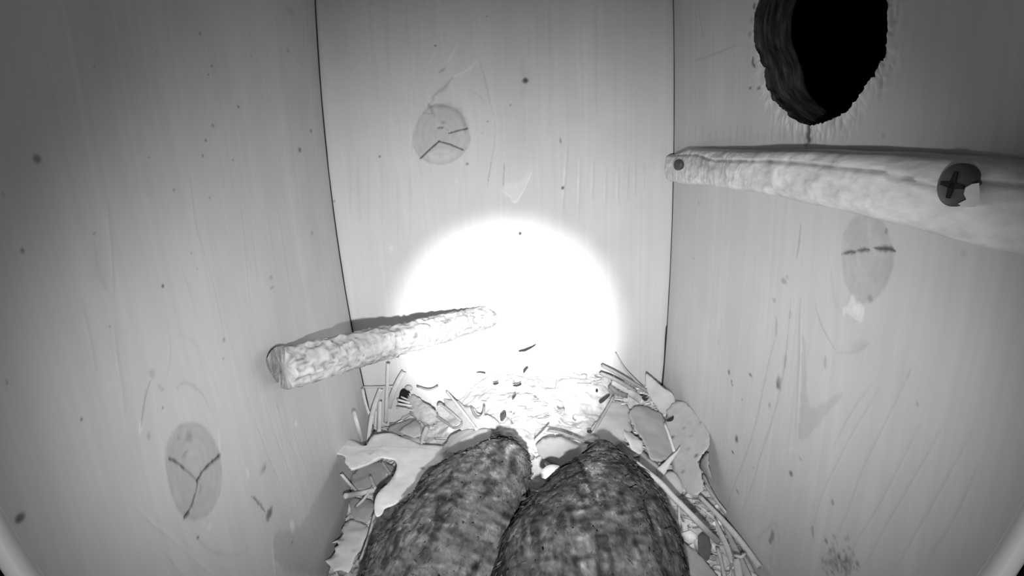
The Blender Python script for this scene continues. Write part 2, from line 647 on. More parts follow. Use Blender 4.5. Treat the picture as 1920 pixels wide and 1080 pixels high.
lf.patch([(488, 700), (500, 655), (520, 640), (540, 720), (530, 760), (505, 780)], -.06, 3, 1)
for s in ((70, 298, 9, 9, -.62), (42, 470, 4, 6, -.6), (37, 972, 12, 10, -.75), (305, 536, 3, 4.5, -.8), (447, 200, 2.4, 2.4, -.6), (562, 281, 3, 5, -.65), (583, 246, 2, 4, -.5),
          (397, 124, 2, 2, -.5), (391, 140, 2, 2.5, -.55), (386, 263, 2.5, 3, -.6), (399, 235, 3, 4, -.4), (380, 292, 2, 3, -.6), (326, 356, 2, 2.6, -.5), (393, 371, 2, 2, -.5),
          (177, 438, 3, 3, -.4), (585, 438, 3, 4, -.3), (375, 63, 2, 3, -.5), (293, 97, 2, 2.5, -.3), (177, 125, 2, 2.5, -.35), (540, 95, 2.5, 3, -.4), (420, 637, 3, 5, -.4),
          (153, 786, 3, 4, -.7), (285, 700, 6, 9, -.22), (305, 764, 2.4, 3, -.6), (13, 717, 3, 5, -.4), (279, 818, 5, 7, -.25), (6, 364, 3, 4, -.3), (335, 821, 4, 5, -.2),
          (359, 474, 2, 2, -.4), (370, 504, 2, 2, -.4), (508, 520, 3, 5, -.3), (510, 539, 5, 3, -.3), (544, 20, 8, 5, -.15), (371, 1008, 3, 3, -.7), (304, 730, 4, 5, -.2),
          (299, 724, 4, 5, -.15), (419, 672, 2, 2.5, -.4), (548, 1017, 2.5, 2.5, -.5), (206, 612, 2, 3, -.4), (280, 295, 2, 2.5, -.35), (470, 105, 2, 2, -.3), (437, 300, 2, 2, -.35)):
    lf.spot(*s)
lf.grain(.04, .05)

# ---- right board
rt = Board(US, VS, side_uv(x_right, on_right), 5.3)
rt.knot([(1579, 474), (1581, 444), (1590, 424), (1604, 409), (1625, 402), (1646, 409), (1661, 427), (1670, 453), (1676, 474), (1673, 500), (1664, 527), (1648, 552),
         (1628, 570), (1606, 560), (1590, 542), (1582, 518)], -.15, -.08, .02)
rt.line([(1578, 476), (1593, 472), (1606, 473)], .9, -.8, -.5, smooth=0)
rt.line([(1604, 471), (1613, 469), (1622, 468), (1631, 470)], .9, -.8, -.5, smooth=0)
rt.line([(1636, 465), (1652, 466), (1668, 467), (1678, 471)], 1.0, -.85, -.5, smooth=0)
rt.line([(1580, 480), (1596, 477), (1612, 474)], .5, .12)
rt.line([(1627, 408), (1630, 435), (1632, 459)], 1.3, .10)
rt.line([(1607, 480), (1615, 510), (1606, 535)], 2.2, .07)
rt.patch([(1636, 415), (1660, 430), (1668, 455), (1650, 440)], -.08, .8)
rt.patch([(1635, 480), (1672, 480), (1664, 520), (1645, 550), (1636, 530)], -.07, .8)
rt.patch([(1598, 548), (1607, 566), (1619, 584), (1616, 604), (1597, 596), (1578, 584), (1590, 566)], .2, .5, 1.2, .15, 1)
rt.patch([(1604, 566), (1614, 582), (1608, 590), (1596, 580)], .12, .4)
rt.spot(1632, 561, 5, 8, -.3)
rt.line([(1558, 500), (1562, 560), (1575, 581)], 1.3, -.08)
rt.line([(1527, 563), (1536, 601), (1551, 631), (1569, 661)], .6, -.2)
rt.line([(1569, 661), (1604, 661), (1620, 650), (1631, 640)], .8, -.14)
rt.patch([(1590, 655), (1605, 640), (1632, 636), (1612, 658)], -.08, .9)
rt.line([(1502, 418), (1498, 459), (1493, 489)], .7, -.3)
rt.line([(1505, 555), (1502, 600), (1501, 689), (1493, 827)], .8, .12, .1, pair=-.16)
rt.line([(1548, 667), (1547, 692)], 1.2, -.28)
rt.line([(1483, 563), (1478, 622), (1470, 696), (1462, 733), (1449, 787), (1427, 849), (1411, 911), (1387, 969)], .8, -.2)
rt.line([(1456, 595), (1455, 631)], 1.2, -.28)
rt.line([(1455, 631), (1444, 667), (1434, 714), (1413, 813), (1378, 907), (1360, 956)], .7, -.2)
rt.line([(1482, 580), (1480, 600)], 1.2, -.25)
rt.line([(1474, 665), (1471, 690)], 1.3, -.25)
rt.patch([(1503, 620), (1510, 640), (1513, 773), (1551, 751), (1592, 728), (1562, 766), (1526, 806), (1496, 835), (1500, 778)], -.13, .8, .8)
rt.line([(1465, 848), (1482, 840), (1500, 845)], .6, .08)
for pts, k in (([(1655, 725), (1636, 756), (1596, 822), (1569, 876), (1547, 920), (1530, 975), (1524, 1005)], .14),
               ([(1711, 693), (1690, 740), (1649, 822), (1618, 884), (1596, 951), (1569, 1012)], .12), ([(1729, 796), (1693, 867), (1671, 911), (1640, 969), (1606, 1020), (1590, 1075)], .12),
               ([(1773, 796), (1740, 860), (1711, 907), (1662, 991), (1620, 1070)], .09), ([(1827, 809), (1773, 911), (1711, 1018), (1680, 1075)], .08),
               ([(1840, 870), (1791, 982), (1742, 1053)], .05), ([(1712, 690), (1704, 716)], .12), ([(1640, 720), (1600, 770), (1560, 850)], .05)):
    rt.line(pts, .42, k * .7, .04, pair=-.12)
rt.line([(1523, 985), (1525, 1010)], 1.1, -.35)
for _ in range(60):
    x, y = rng.normal(1572, 15), rng.normal(1050, 16)
    rt.spot(x, y, rng.uniform(2, 5), rng.uniform(2, 7), -.28)
rt.patch([(1545, 1035), (1600, 1030), (1610, 1080), (1540, 1080)], -.08, 3, 2)
for s in ((1367, 698, 2.5, 5, -.6), (1407, 703, 3, 3.5, -.6), (1372, 715, 2, 3, -.6), (1373, 722, 1.6, 3, -.5), (1460, 716, 5, 14, -.45), (1458, 722, 3, 8, -.4), (1443, 760, 3, 6, -.35),
          (1381, 823, 3, 8, -.7), (1374, 848, 2.6, 2.6, -.7), (1483, 888, 4, 5, -.65), (1383, 922, 4, 3, -.4), (1561, 942, 4, 5, -.4), (1549, 1015, 4, 5, -.5), (1720, 758, 3, 5, -.25),
          (1470, 527, 6, 5, -.35), (1476, 520, 3, 5, -.2), (1452, 563, 3, 5, -.3), (1806, 475, 6, 8, -.15), (1391, 749, 2, 2, -.3), (1347, 640, 2, 4, -.15), (1310, 380, 2, 4, -.2),
          (1258, 145, 2, 4, -.5), (1501, 860, 3, 3, -.3), (1413, 878, 2, 3, -.3), (1448, 1004, 4, 12, -.5), (1444, 1014, 3, 6, -.5), (1662, 433, 3, 6, -.4), (1301, 484, 2, 3, -.2),
          (1656, 255, 3, 4, -.25), (1441, 1062, 3, 3, .2)):
    rt.spot(*s)
rt.line([(1418, 1013), (1438, 992), (1453, 978), (1459, 990), (1462, 1030)], 1.6, -.10)
rt.line([(1298, 115), (1340, 102), (1390, 80)], .7, -.2)
rt.line([(1307, 0), (1313, 40), (1321, 75)], .7, -.2)
rt.line([(1515, 238), (1517, 246), (1512, 254), (1514, 263)], 2.0, -.85, -.6, taper=False)
rt.spot(1520, 254, 3, 3, .3)
for x in range(1290, 1500, 13):
    rt.line([(x + 2, 230 + (x % 7) * 3), (x, 262)], 1.0, -.12)
HOLE_PX = [(1424, 0), (1419, 12), (1415, 24), (1413, 54), (1414, 76), (1416, 90), (1424, 100), (1427, 118), (1434, 128), (1434, 147), (1438, 166), (1445, 176), (1448, 187), (1456, 191), (1463, 201),
           (1470, 205), (1479, 217), (1490, 223), (1501, 231), (1520, 236), (1541, 231), (1556, 225), (1568, 220), (1582, 213), (1592, 207), (1600, 196), (1606, 188), (1622, 166),
           (1630, 148), (1640, 145), (1643, 132), (1651, 113), (1661, 110), (1663, 67), (1665, 40), (1664, 20), (1663, 0)]
H = [rt.to_uv(*p) for p in HOLE_PX]
hu0, hu1 = H[0], H[-1]
hc = np.array([(hu0[0] + hu1[0]) / 2, .049])
a0 = math.atan2(hu1[1] - hc[1], hu1[0] - hc[0])
a1 = math.atan2(hu0[1] - hc[1], hu0[0] - hc[0])
r0, r1 = math.hypot(hu1[0] - hc[0], hu1[1] - hc[1]), math.hypot(hu0[0] - hc[0], hu0[1] - hc[1])
a0 = a0 + 2 * math.pi if a0 < 0 and a0 < -math.pi / 2 else a0
for t in np.linspace(0, 1, 26)[1:-1]:
    a = a0 + (a1 - a0) * t
    r = r0 + (r1 - r0) * t
    H.append((hc[0] + r * math.cos(a), hc[1] + r * math.sin(a)))
H = np.array(H)
HD = []
for k in range(len(H)):                               # finer, slightly ragged outline
    a, b = H[k], H[(k + 1) % len(H)]
    n = max(1, int(np.linalg.norm(b - a) / .0007))
    for j in range(n):
        HD.append(a + (b - a) * j / n + rng.normal(0, .00022, 2))
H = np.array(HD)
# torn fibres round the lower rim of the hole
s_, d_, _, _ = rt._dist(np.concatenate([H, H[:1]]), .02)
ang = np.arctan2(rt.V[s_] - hc[1], rt.U[s_] - hc[0])
torn = np.exp(-(d_ / .0062) ** 2) * np.clip(.45 - np.sin(ang) * .9, .12, 1)
n_ = .8 * vnoise(ang * 60 + 3 * vnoise(ang * 9, d_ * 300), d_ * 330) + .9 * vnoise(rt.U[s_] * 900, rt.V[s_] * 260) + .5 * vnoise(rt.U[s_] * 420, rt.V[s_] * 420)
rt.t[s_] *= 1 + torn * (.40 * n_ + .08)
rt.h[s_] += torn * .0007 * n_
rt.line([(1412, 105), (1411, 118), (1416, 128)], 1.2, -.75)
rt.line([(1415, 5), (1414, 18)], 1.6, -.75)
for s in ((1407, 165, 3, 2.5, -.7), (1423, 165, 4, 3, -.6), (1409, 36, 3, 6, -.35), (1406, 64, 3, 6, -.3)):
    rt.spot(*s)
rt.grain(.045, .06)


def pos_back(U, V, h):
    return np.stack([U, D - h + 0 * U, V + CZ], -1)


def pos_left(U, V, h):
    return np.stack([x_left(V) + h, U, V + CZ], -1)


def pos_right(U, V, h):
    return np.stack([x_right(V) - h, U, V + CZ], -1)


def structure(name, data, mats):
    V, Q, T, MI = data
    o = link(name, new_mesh(name, V, quads=Q, mats=mats, tone=T, mat_idx=MI))
    o['kind'] = 'structure'
    return o


tag(structure('wall_back', build_board(bk, pos_back, (0, 1, 0), .018), [M_WOOD, M_BACKS]), 'pale back board with a cracked knot, lit white by the lamp')
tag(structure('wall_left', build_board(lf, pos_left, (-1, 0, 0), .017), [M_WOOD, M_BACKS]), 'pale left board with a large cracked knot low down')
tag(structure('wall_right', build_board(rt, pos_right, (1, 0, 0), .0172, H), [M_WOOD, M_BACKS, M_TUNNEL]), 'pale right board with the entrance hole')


def box(name, lo, hi, m):
    lo, hi = np.array(lo), np.array(hi)
    V = np.array([[(lo, hi)[i][0], (lo, hi)[j][1], (lo, hi)[k][2]] for i in (0, 1) for j in (0, 1) for k in (0, 1)])
    Q = [[0, 1, 3, 2], [4, 6, 7, 5], [0, 4, 5, 1], [2, 3, 7, 6], [0, 2, 6, 4], [1, 5, 7, 3]]
    return link(name, new_mesh(name, V, quads=Q, mats=[m], smooth=False))


M_PLAIN = mat('plain_board', .2, .7, .2, .06, 120, (1, 1, .1), tone=False)
for nm, lo, hi in (('floor', (-.13, -.055, -.018), (.142, D + .018, 0)), ('ceiling', (-.13, -.055, CZ + .165), (.142, D + .018, CZ + .183)),
                   ('wall_front', (-.13, -.053, 0), (.142, -.035, CZ + .165))):
    box(nm, lo, hi, M_PLAIN)['kind'] = 'structure'


# near-black strips put in for the shade of the gaps beside the back board
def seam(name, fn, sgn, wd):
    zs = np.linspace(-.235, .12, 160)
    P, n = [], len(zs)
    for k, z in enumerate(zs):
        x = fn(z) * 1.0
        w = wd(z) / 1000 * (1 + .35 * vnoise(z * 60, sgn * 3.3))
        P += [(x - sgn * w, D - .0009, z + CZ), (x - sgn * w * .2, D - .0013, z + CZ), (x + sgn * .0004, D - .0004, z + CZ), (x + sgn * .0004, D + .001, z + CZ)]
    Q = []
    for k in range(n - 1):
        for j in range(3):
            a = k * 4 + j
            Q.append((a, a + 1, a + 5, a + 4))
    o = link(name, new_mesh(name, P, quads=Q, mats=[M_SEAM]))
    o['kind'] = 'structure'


seam('gap_shade_1', x_left, -1, lambda z: .7)
seam('gap_shade_2', x_right, 1, lambda z: .42 if z > -.13 else 1.0)


# ------------------------------------------------------------------ tubes, leaves, chips
def frame_dirs(P):
    T = np.gradient(P, axis=0)
    T /= np.linalg.norm(T, axis=1)[:, None] + 1e-12
    return T


def tube_geo(P, rad, flat=1.0, n=10, side=None, jag=0.0, caps=True, wob=0.0, seed=0):
    """round or flattened stem along P (m), rad scalar or per point (m)"""
    P = np.asarray(P, float)
    m = len(P)
    rad = np.full(m, rad) if np.isscalar(rad) else np.asarray(rad)
    T = frame_dirs(P)
    view = CAM - P
    A = np.cross(T, view)
    A /= np.linalg.norm(A, axis=1)[:, None] + 1e-12
    B = np.cross(A, T)
    ph = np.linspace(0, 2 * np.pi, n, endpoint=False)
    V = []
    for k in range(m):
        rr = rad[k] * (1 + wob * 2 * np.array([vnoise(seed + k * .35, j * 1.3) for j in range(n)]))
        ring = P[k] + np.outer(np.cos(ph) * rr, A[k]) + np.outer(np.sin(ph) * rr * flat, B[k])
        if jag and k in (0, m - 1):
            ring = ring + np.outer(rng.uniform(-jag, jag, n), T[k])
        V.append(ring)
    V = np.concatenate(V)
    k, j = np.meshgrid(np.arange(m - 1), np.arange(n), indexing='ij')
    a, b = k * n + j, k * n + (j + 1) % n
    Q = np.stack([a, b, b + n, a + n], -1).reshape(-1, 4)
    tris = []
    if caps:
        V = np.concatenate([V, [P[0] - T[0] * 0], [P[-1]]])
        c0, c1 = m * n, m * n + 1
        for j in range(n):
            tris.append((c0, (j + 1) % n, j))
            tris.append((c1, (m - 1) * n + j, (m - 1) * n + (j + 1) % n))
    return V, Q, np.array(tris, int).reshape(-1, 3)


def resample(P, step):
    P = np.asarray(P, float)
    s = np.concatenate([[0], np.cumsum(np.linalg.norm(np.diff(P, axis=0), axis=1))])
    n = max(2, int(s[-1] / step) + 1)
    t = np.linspace(0, s[-1], n)
    return np.stack([np.interp(t, s, P[:, k]) for k in range(3)], -1)


def point(spec):
    """(px, py, where): where = number -> lift over the litter; ('B'|'L'|'R', off) on a board; ('y', depth)"""
    px, py, w = spec
    if isinstance(w, tuple):
        if w[0] == 'B':
            return on_back(px, py, w[1])
        if w[0] == 'L':
            return on_left(px, py, w[1])
        if w[0] == 'R':
            return on_right(px, py, w[1])
        return at_y(px, py, w[1])
    return on_litter(px, py, w)


def straw(label, pts, w_px, flat=.8, grey=1.0, ends=(1.0, 1.0), m=None, name='straw', cat='straw', group=None, jag=.0012):
    P = np.array([point(p) for p in pts])
    P = smooth_poly(P, 2) if len(P) > 2 else P
    P = resample(P, .0025)
    dist = np.linalg.norm(P - CAM, axis=1)
    rad = w_px / FPX * dist.mean() / 2 * np.interp(np.linspace(0, 1, len(P)), [0, .5, 1], [ends[0], 1, ends[1]])
    V, Q, T = tube_geo(P, rad, flat, 9, jag=jag, wob=.05, seed=rng.uniform(0, 99))
    tone = grey * (1 + .25 * vnoise(np.arange(len(V)) * .013, np.arange(len(V)) % 9 * .9))
    o = link(name, new_mesh(name, V, quads=Q, tris=T, mats=[m or M_STRAW], tone=tone))
    recentre(o)
    return tag(o, label, cat, group or 'dry straws in the nest litter')


def leaf_geo(pts, lift=.002, tilt=None, ragged=1.3, thick=.00035, cup=.002, grey=1.0, spots=(), smooth=1, seed=0, plane_at=None, veins=(), step=.0022, normal=None, wave=.0012):
    """a thin curled leaf from its outline as seen, laid on a tilted plane through its middle"""
    px = smooth_poly(np.array(pts, float), smooth, True)
    ring = np.concatenate([px, px[:1]])
    ln_ = np.concatenate([[0], np.cumsum(np.linalg.norm(np.diff(ring, axis=0), axis=1))])
    tq = np.linspace(0, ln_[-1], max(8, int(ln_[-1] / 3.5)), endpoint=False)
    px = np.stack([np.interp(tq, ln_, ring[:, k]) for k in (0, 1)], -1)
    px = px + ragged * 2 * np.stack([fbm(tq * .09 + seed, tq * 0 + 3, 3), fbm(tq * .09 + seed, tq * 0 + 60, 3)], -1) * min(1, ln_[-1] / 120)
    c2 = px.mean(0)
    c = point((c2[0], c2[1], lift)) if plane_at is None else point((c2[0], c2[1], plane_at))
    if tilt is None:                                  # lie on the bed: the plane through the litter under the outline
        G3 = np.array([on_litter(p[0], p[1], lift) for p in px[::3]])
        A_ = np.c_[G3[:, :2], np.ones(len(G3))]
        co, *_ = np.linalg.lstsq(A_.T @ A_ + np.diag([2e-4, 2e-4, 0]), A_.T @ G3[:, 2], rcond=None)
        co[:2] = np.clip(co[:2], -1.2, 1.2)
        tilt = (-co[0], -co[1], 1.0)
        c = c.copy()
        r_ = ray(*c2)
        n_ = np.array(tilt) / np.linalg.norm(tilt)
        c = G3.mean(0)
        for _ in range(25):                           # raise it clear of the bed
            W_ = [CAM + ray(*p) * (((c - CAM) @ n_) / (ray(*p) @ n_)) for p in px[::3]]
            gap = min(w[2] - float(litter_z(w[0], w[1])) for w in W_)
            if gap > lift * .5:
                break
            c = c + n_ * .0008
    n = np.array(tilt, float)
    n /= np.linalg.norm(n)

    def hit(p):
        r = ray(*p)
        return CAM + r * (((c - CAM) @ n) / (r @ n))
    W = np.array([hit(p) for p in px])
    ax = np.cross(n, [0, 1, 0.2])
    ax /= np.linalg.norm(ax)
    ay = np.cross(n, ax)
    uv = np.stack([(W - c) @ ax, (W - c) @ ay], -1)
    lo, hi = uv.min(0), uv.max(0)
    gx = np.arange(lo[0], hi[0], step)
    gy = np.arange(lo[1], hi[1], step)
    G = np.array([(x, y) for i, x in enumerate(gx) for y in gy + (i % 2) * step * .5]) if len(gx) and len(gy) else np.zeros((0, 2))
    if len(G):
        ins = in_poly(G[:, 0], G[:, 1], uv)
        d = np.min(np.linalg.norm(G[:, None] - uv[None], axis=2), axis=1)
        G = G[ins & (d > step * .45)]
    # boundary resampled
    nb = len(uv)
    allp = [Vector(p) for p in uv] + [Vector(p) for p in G]
    edges = [(k, (k + 1) % nb) for k in range(nb)]
    vo, eo, fo, _, _, _ = delaunay_2d_cdt(allp, edges, [], 1, 1e-7)
    vo = np.array([(v.x, v.y) for v in vo])
    tri = np.array([f for f in fo if len(f) == 3])
    dl = np.min(np.linalg.norm(vo[:, None] - uv[None], axis=2), axis=1)
    size = max((hi - lo).max(), .004)
    z = wave * 2 * fbm(vo[:, 0] / size * 2.2 + seed, vo[:, 1] / size * 2.2 + seed * 2, 3) * np.clip(size / .03, .3, 1.5)
    r2 = ((vo - vo.mean(0)) ** 2).sum(1) / (size / 2) ** 2
    z += -cup * (r2 - .5) * .6
    tone = grey * (1 + .10 * fbm(vo[:, 0] * 260 + seed, vo[:, 1] * 260, 3)) * (1 + .10 * np.exp(-(dl / .0006) ** 2))
    for (a, b, w) in veins:
        ua = np.array([(hit(a) - c) @ ax, (hit(a) - c) @ ay])
        ub = np.array([(hit(b) - c) @ ax, (hit(b) - c) @ ay])
        dd = ub - ua
        t = np.clip(((vo - ua) @ dd) / (dd @ dd), 0, 1)
        q = np.linalg.norm(vo - ua - t[:, None] * dd, axis=1)
        mm = np.exp(-(q / (w / 1000)) ** 2)
        tone *= 1 + .08 * mm
        z += .0005 * mm
    for (sx, sy, sr, sk) in spots:
        us = np.array([(hit((sx, sy)) - c) @ ax, (hit((sx, sy)) - c) @ ay])
        q = np.linalg.norm(vo - us, axis=1) / (sr / FPX * np.linalg.norm(c - CAM))
        tone *= 1 + sk * np.exp(-q ** 4)
    top = c + np.outer(vo[:, 0], ax) + np.outer(vo[:, 1], ay) + np.outer(z, n)
    bot = top - n * thick
    N = len(vo)
    t2 = tri[:, ::-1] + N
    # which way do the triangles face
    e1, e2 = top[tri[:, 1]] - top[tri[:, 0]], top[tri[:, 2]] - top[tri[:, 0]]
    if (np.cross(e1, e2) @ n).mean() < 0:
        tri = tri[:, ::-1]
        t2 = tri[:, ::-1] + N
    from collections import Counter
    ec = Counter()
    for f in tri:
        for a, b in ((f[0], f[1]), (f[1], f[2]), (f[2], f[0])):
            ec[(a, b)] += 1
    q = [(b, a, a + N, b + N) for (a, b) in ec if (b, a) not in ec]
    return np.concatenate([top, bot]), np.array(q), np.concatenate([tri, t2]), np.concatenate([tone, tone])


def leaf(label, pts, name='oak_leaf', cat='leaf', group='dead leaves in the nest litter', m=None, **kw):
    V, Q, T, tone = leaf_geo(pts, **kw)
    o = link(name, new_mesh(name, V, quads=Q, tris=T, mats=[m or M_LEAF], tone=tone))
    recentre(o)
    return tag(o, label, cat, group)


# ------------------------------------------------------------------ right perch: a flattened branch screwed to the right board
def right_perch():
    root = bpy.data.objects.new('perch', None)
    S.collection.objects.link(root)
    tag(root, 'weathered flat branch screwed to the right board below the entrance hole', 'perch')
    ys = np.concatenate([np.linspace(.060, .355, 420), np.linspace(.3555, .3695, 40)])
    ph = np.linspace(0, np.pi, 44)
    up_px = [(1262, 287), (1290, 276), (1345, 279), (1400, 281), (1450, 279), (1510, 280), (1560, 284), (1640, 286), (1700, 291), (1760, 295), (1830, 301), (1920, 318)]
    lo_px = [(1262, 338), (1300, 345), (1350, 346), (1400, 353), (1450, 358), (1500, 366), (1560, 379), (1640, 394), (1720, 412), (1800, 431), (1870, 449), (1920, 461)]
    def proud_at(y):
        return .0155 - .0075 * min(1.0, max(0.0, (y - .25) / .11))
    proud = .0155
    up = np.array([on_right(p[0], p[1] + 3, proud_at(on_right(*p)[1]) * .9)[1:] for p in up_px])
    lo = np.array([on_right(*p, .0012)[1:] for p in lo_px])
    up, lo = up[up[:, 0].argsort()], lo[lo[:, 0].argsort()]
    zu, zl = np.interp(ys, up[:, 0], up[:, 1]), np.interp(ys, lo[:, 0], lo[:, 1])
    ridge_px = [(1262, 292), (1307, 290), (1325, 296), (1345, 301), (1400, 302), (1450, 303), (1500, 307), (1560, 314), (1600, 318), (1653, 323), (1662, 332), (1705, 336),
                (1715, 343), (1745, 349), (1765, 360), (1830, 343), (1920, 350)]
    rp = np.array([on_right(*p, proud_at(on_right(*p)[1]))[1:] for p in ridge_px])
    rp = rp[rp[:, 0].argsort()]
    zr = np.interp(ys, rp[:, 0], rp[:, 1])
    V, T = [], []
    for k, y in enumerate(ys):
        e = min(1.0, max(.0, (.3697 - y) / .0085))
        e = math.sqrt(1 - (1 - e) ** 2) if e < 1 else 1.0
        zc, zh = (zu[k] + zl[k]) / 2, (zu[k] - zl[k]) / 2 * (.35 + .65 * e)
        zz = zc - np.cos(ph) * zh
        s = np.sin(ph) ** .24
        pr = proud_at(y) * (.3 + .7 * e) * s
        nz = fbm(y * 120 + 0 * ph, zz * 260, 4)
        crack = np.exp(-((zz - zr[k]) / .00055) ** 2)
        scr = vnoise(y * 900 + zz * 500, zz * 90) * np.clip((y - .2) * 12, 0, 1)
        pr = pr + (.0011 * nz - .0009 * crack + .0005 * scr) * s
        x = x_right(zz - CZ) - pr
        V.append(np.stack([x, np.full_like(zz, y), zz], -1))
        t = 1 + .16 * nz + .32 * scr + .2 * np.clip((.17 - y) / .05, 0, 1) - .55 * crack * (.5 + .8 * (vnoise(y * 300, 3.3) + .5))
        t = t * (1 - .25 * np.clip(vnoise(y * 200, zz * 300) - .1, 0, 1) * (zz > zr[k]))
        # grey bruise along the crack, about the middle
        t = t * (1 - .42 * np.exp(-((zz - zr[k] + .003) / .003) ** 2) * np.clip(1 - abs(y - .285) / .05, 0, 1) * (.5 + vnoise(y * 500, zz * 200) + .5))
        T.append(t)
    n = len(ph)
    V, T = np.concatenate(V), np.concatenate(T)
    Q = grid_faces(len(ys), n)[:, ::-1]
    # flat back against the board
    k = np.arange(len(ys) - 1)
    back = np.stack([k * n, k * n + n - 1, (k + 1) * n + n - 1, (k + 1) * n], -1)
    o = link('branch', new_mesh('branch', V, quads=np.concatenate([Q, back[:, ::-1]]), mats=[M_PERCH], tone=T), root)

    def screw(px, py, rad, axis, lift, slot):
        c = on_right(px, py, lift)
        w = np.array(axis, float)
        w /= np.linalg.norm(w)
        u = np.cross(w, [0, 0, 1])
        u /= np.linalg.norm(u)
        v = np.cross(w, u)
        prof = [(0.0, .0010), (.55, .00095), (.85, .0006), (1.0, .0001), (1.0, -.0012), (.55, -.0055), (.3, -.012), (0, -.012)]
        N = 40
        VV = []
        for r_, h_ in prof:
            for q in range(N):
                a = 2 * np.pi * q / N
                VV.append(c + rad * r_ * (np.cos(a) * u + np.sin(a) * v) + w * h_)
        QQ = [(i * N + q, i * N + (q + 1) % N, (i + 1) * N + (q + 1) % N, (i + 1) * N + q) for i in range(len(prof) - 1) for q in range(N)]
        s = link('screw', new_mesh('screw', VV, quads=QQ, mats=[M_SCREW]), root)
        s['label'] = 'dark cross head screw'
        if slot:
            VV, QQ = [], []
            for ang in (1.45, 1.45 + math.pi / 2):
                d1 = np.cos(ang) * u + np.sin(ang) * v
                d2 = np.cross(w, d1)
                L_, W_ = rad * .62, rad * .15
                b = len(VV)
                for hh in (.00125, .0004):
                    for sa, sb in ((-1, -.6), (-.3, -1), (.3, -1), (1, -.6), (1, .6), (.3, 1), (-.3, 1), (-1, .6)):
                        VV.append(c + d1 * L_ * sa + d2 * W_ * sb + w * hh)
                QQ += [(b, b + 1, b + 6, b + 7), (b + 1, b + 2, b + 5, b + 6), (b + 2, b + 3, b + 4, b + 5)]
                QQ += [(b + i, b + (i + 1) % 8, b + 8 + (i + 1) % 8, b + 8 + i) for i in range(8)]
            link('cross_recess', new_mesh('cross_recess', VV, quads=QQ, mats=[M_SLOT], smooth=False), s)
        return c
    screw(1793, 347, .0050, (-1, -.05, .08), .0156, True)
    screw(1271, 309, .0032, (-1, -.6, .05), .0140, False)
    # a splinter of the branch laid over the big screw
    c = on_right(1822, 372, .0128)
    VV, tt, QQ = [], [], []
    pts = [(1810, 352), (1822, 345), (1836, 343), (1838, 378), (1828, 388), (1806, 388), (1796, 382), (1812, 374), (1807, 364)]
    base = [on_right(px, py, .0164) for px, py in pts]
    top = [on_right(px, py, .0172) for px, py in pts]
    bm = bmesh.new()
    a = [bm.verts.new(p) for p in top]
    b = [bm.verts.new(p) for p in base]
    bm.faces.new(a)
    bm.faces.new(b[::-1])
    for k in range(len(a)):
        bm.faces.new((a[k], b[k], b[(k + 1) % len(a)], a[(k + 1) % len(a)]))
    bmesh.ops.recalc_face_normals(bm, faces=bm.faces)
    me = bpy.data.meshes.new('splinter')
    bm.to_mesh(me)
    me.attributes.new('tone', 'FLOAT', 'POINT').data.foreach_set('value', np.full(len(me.vertices), 1.0, np.float32))
    me.materials.append(M_PERCH)
    link('splinter', me, root)


right_perch()


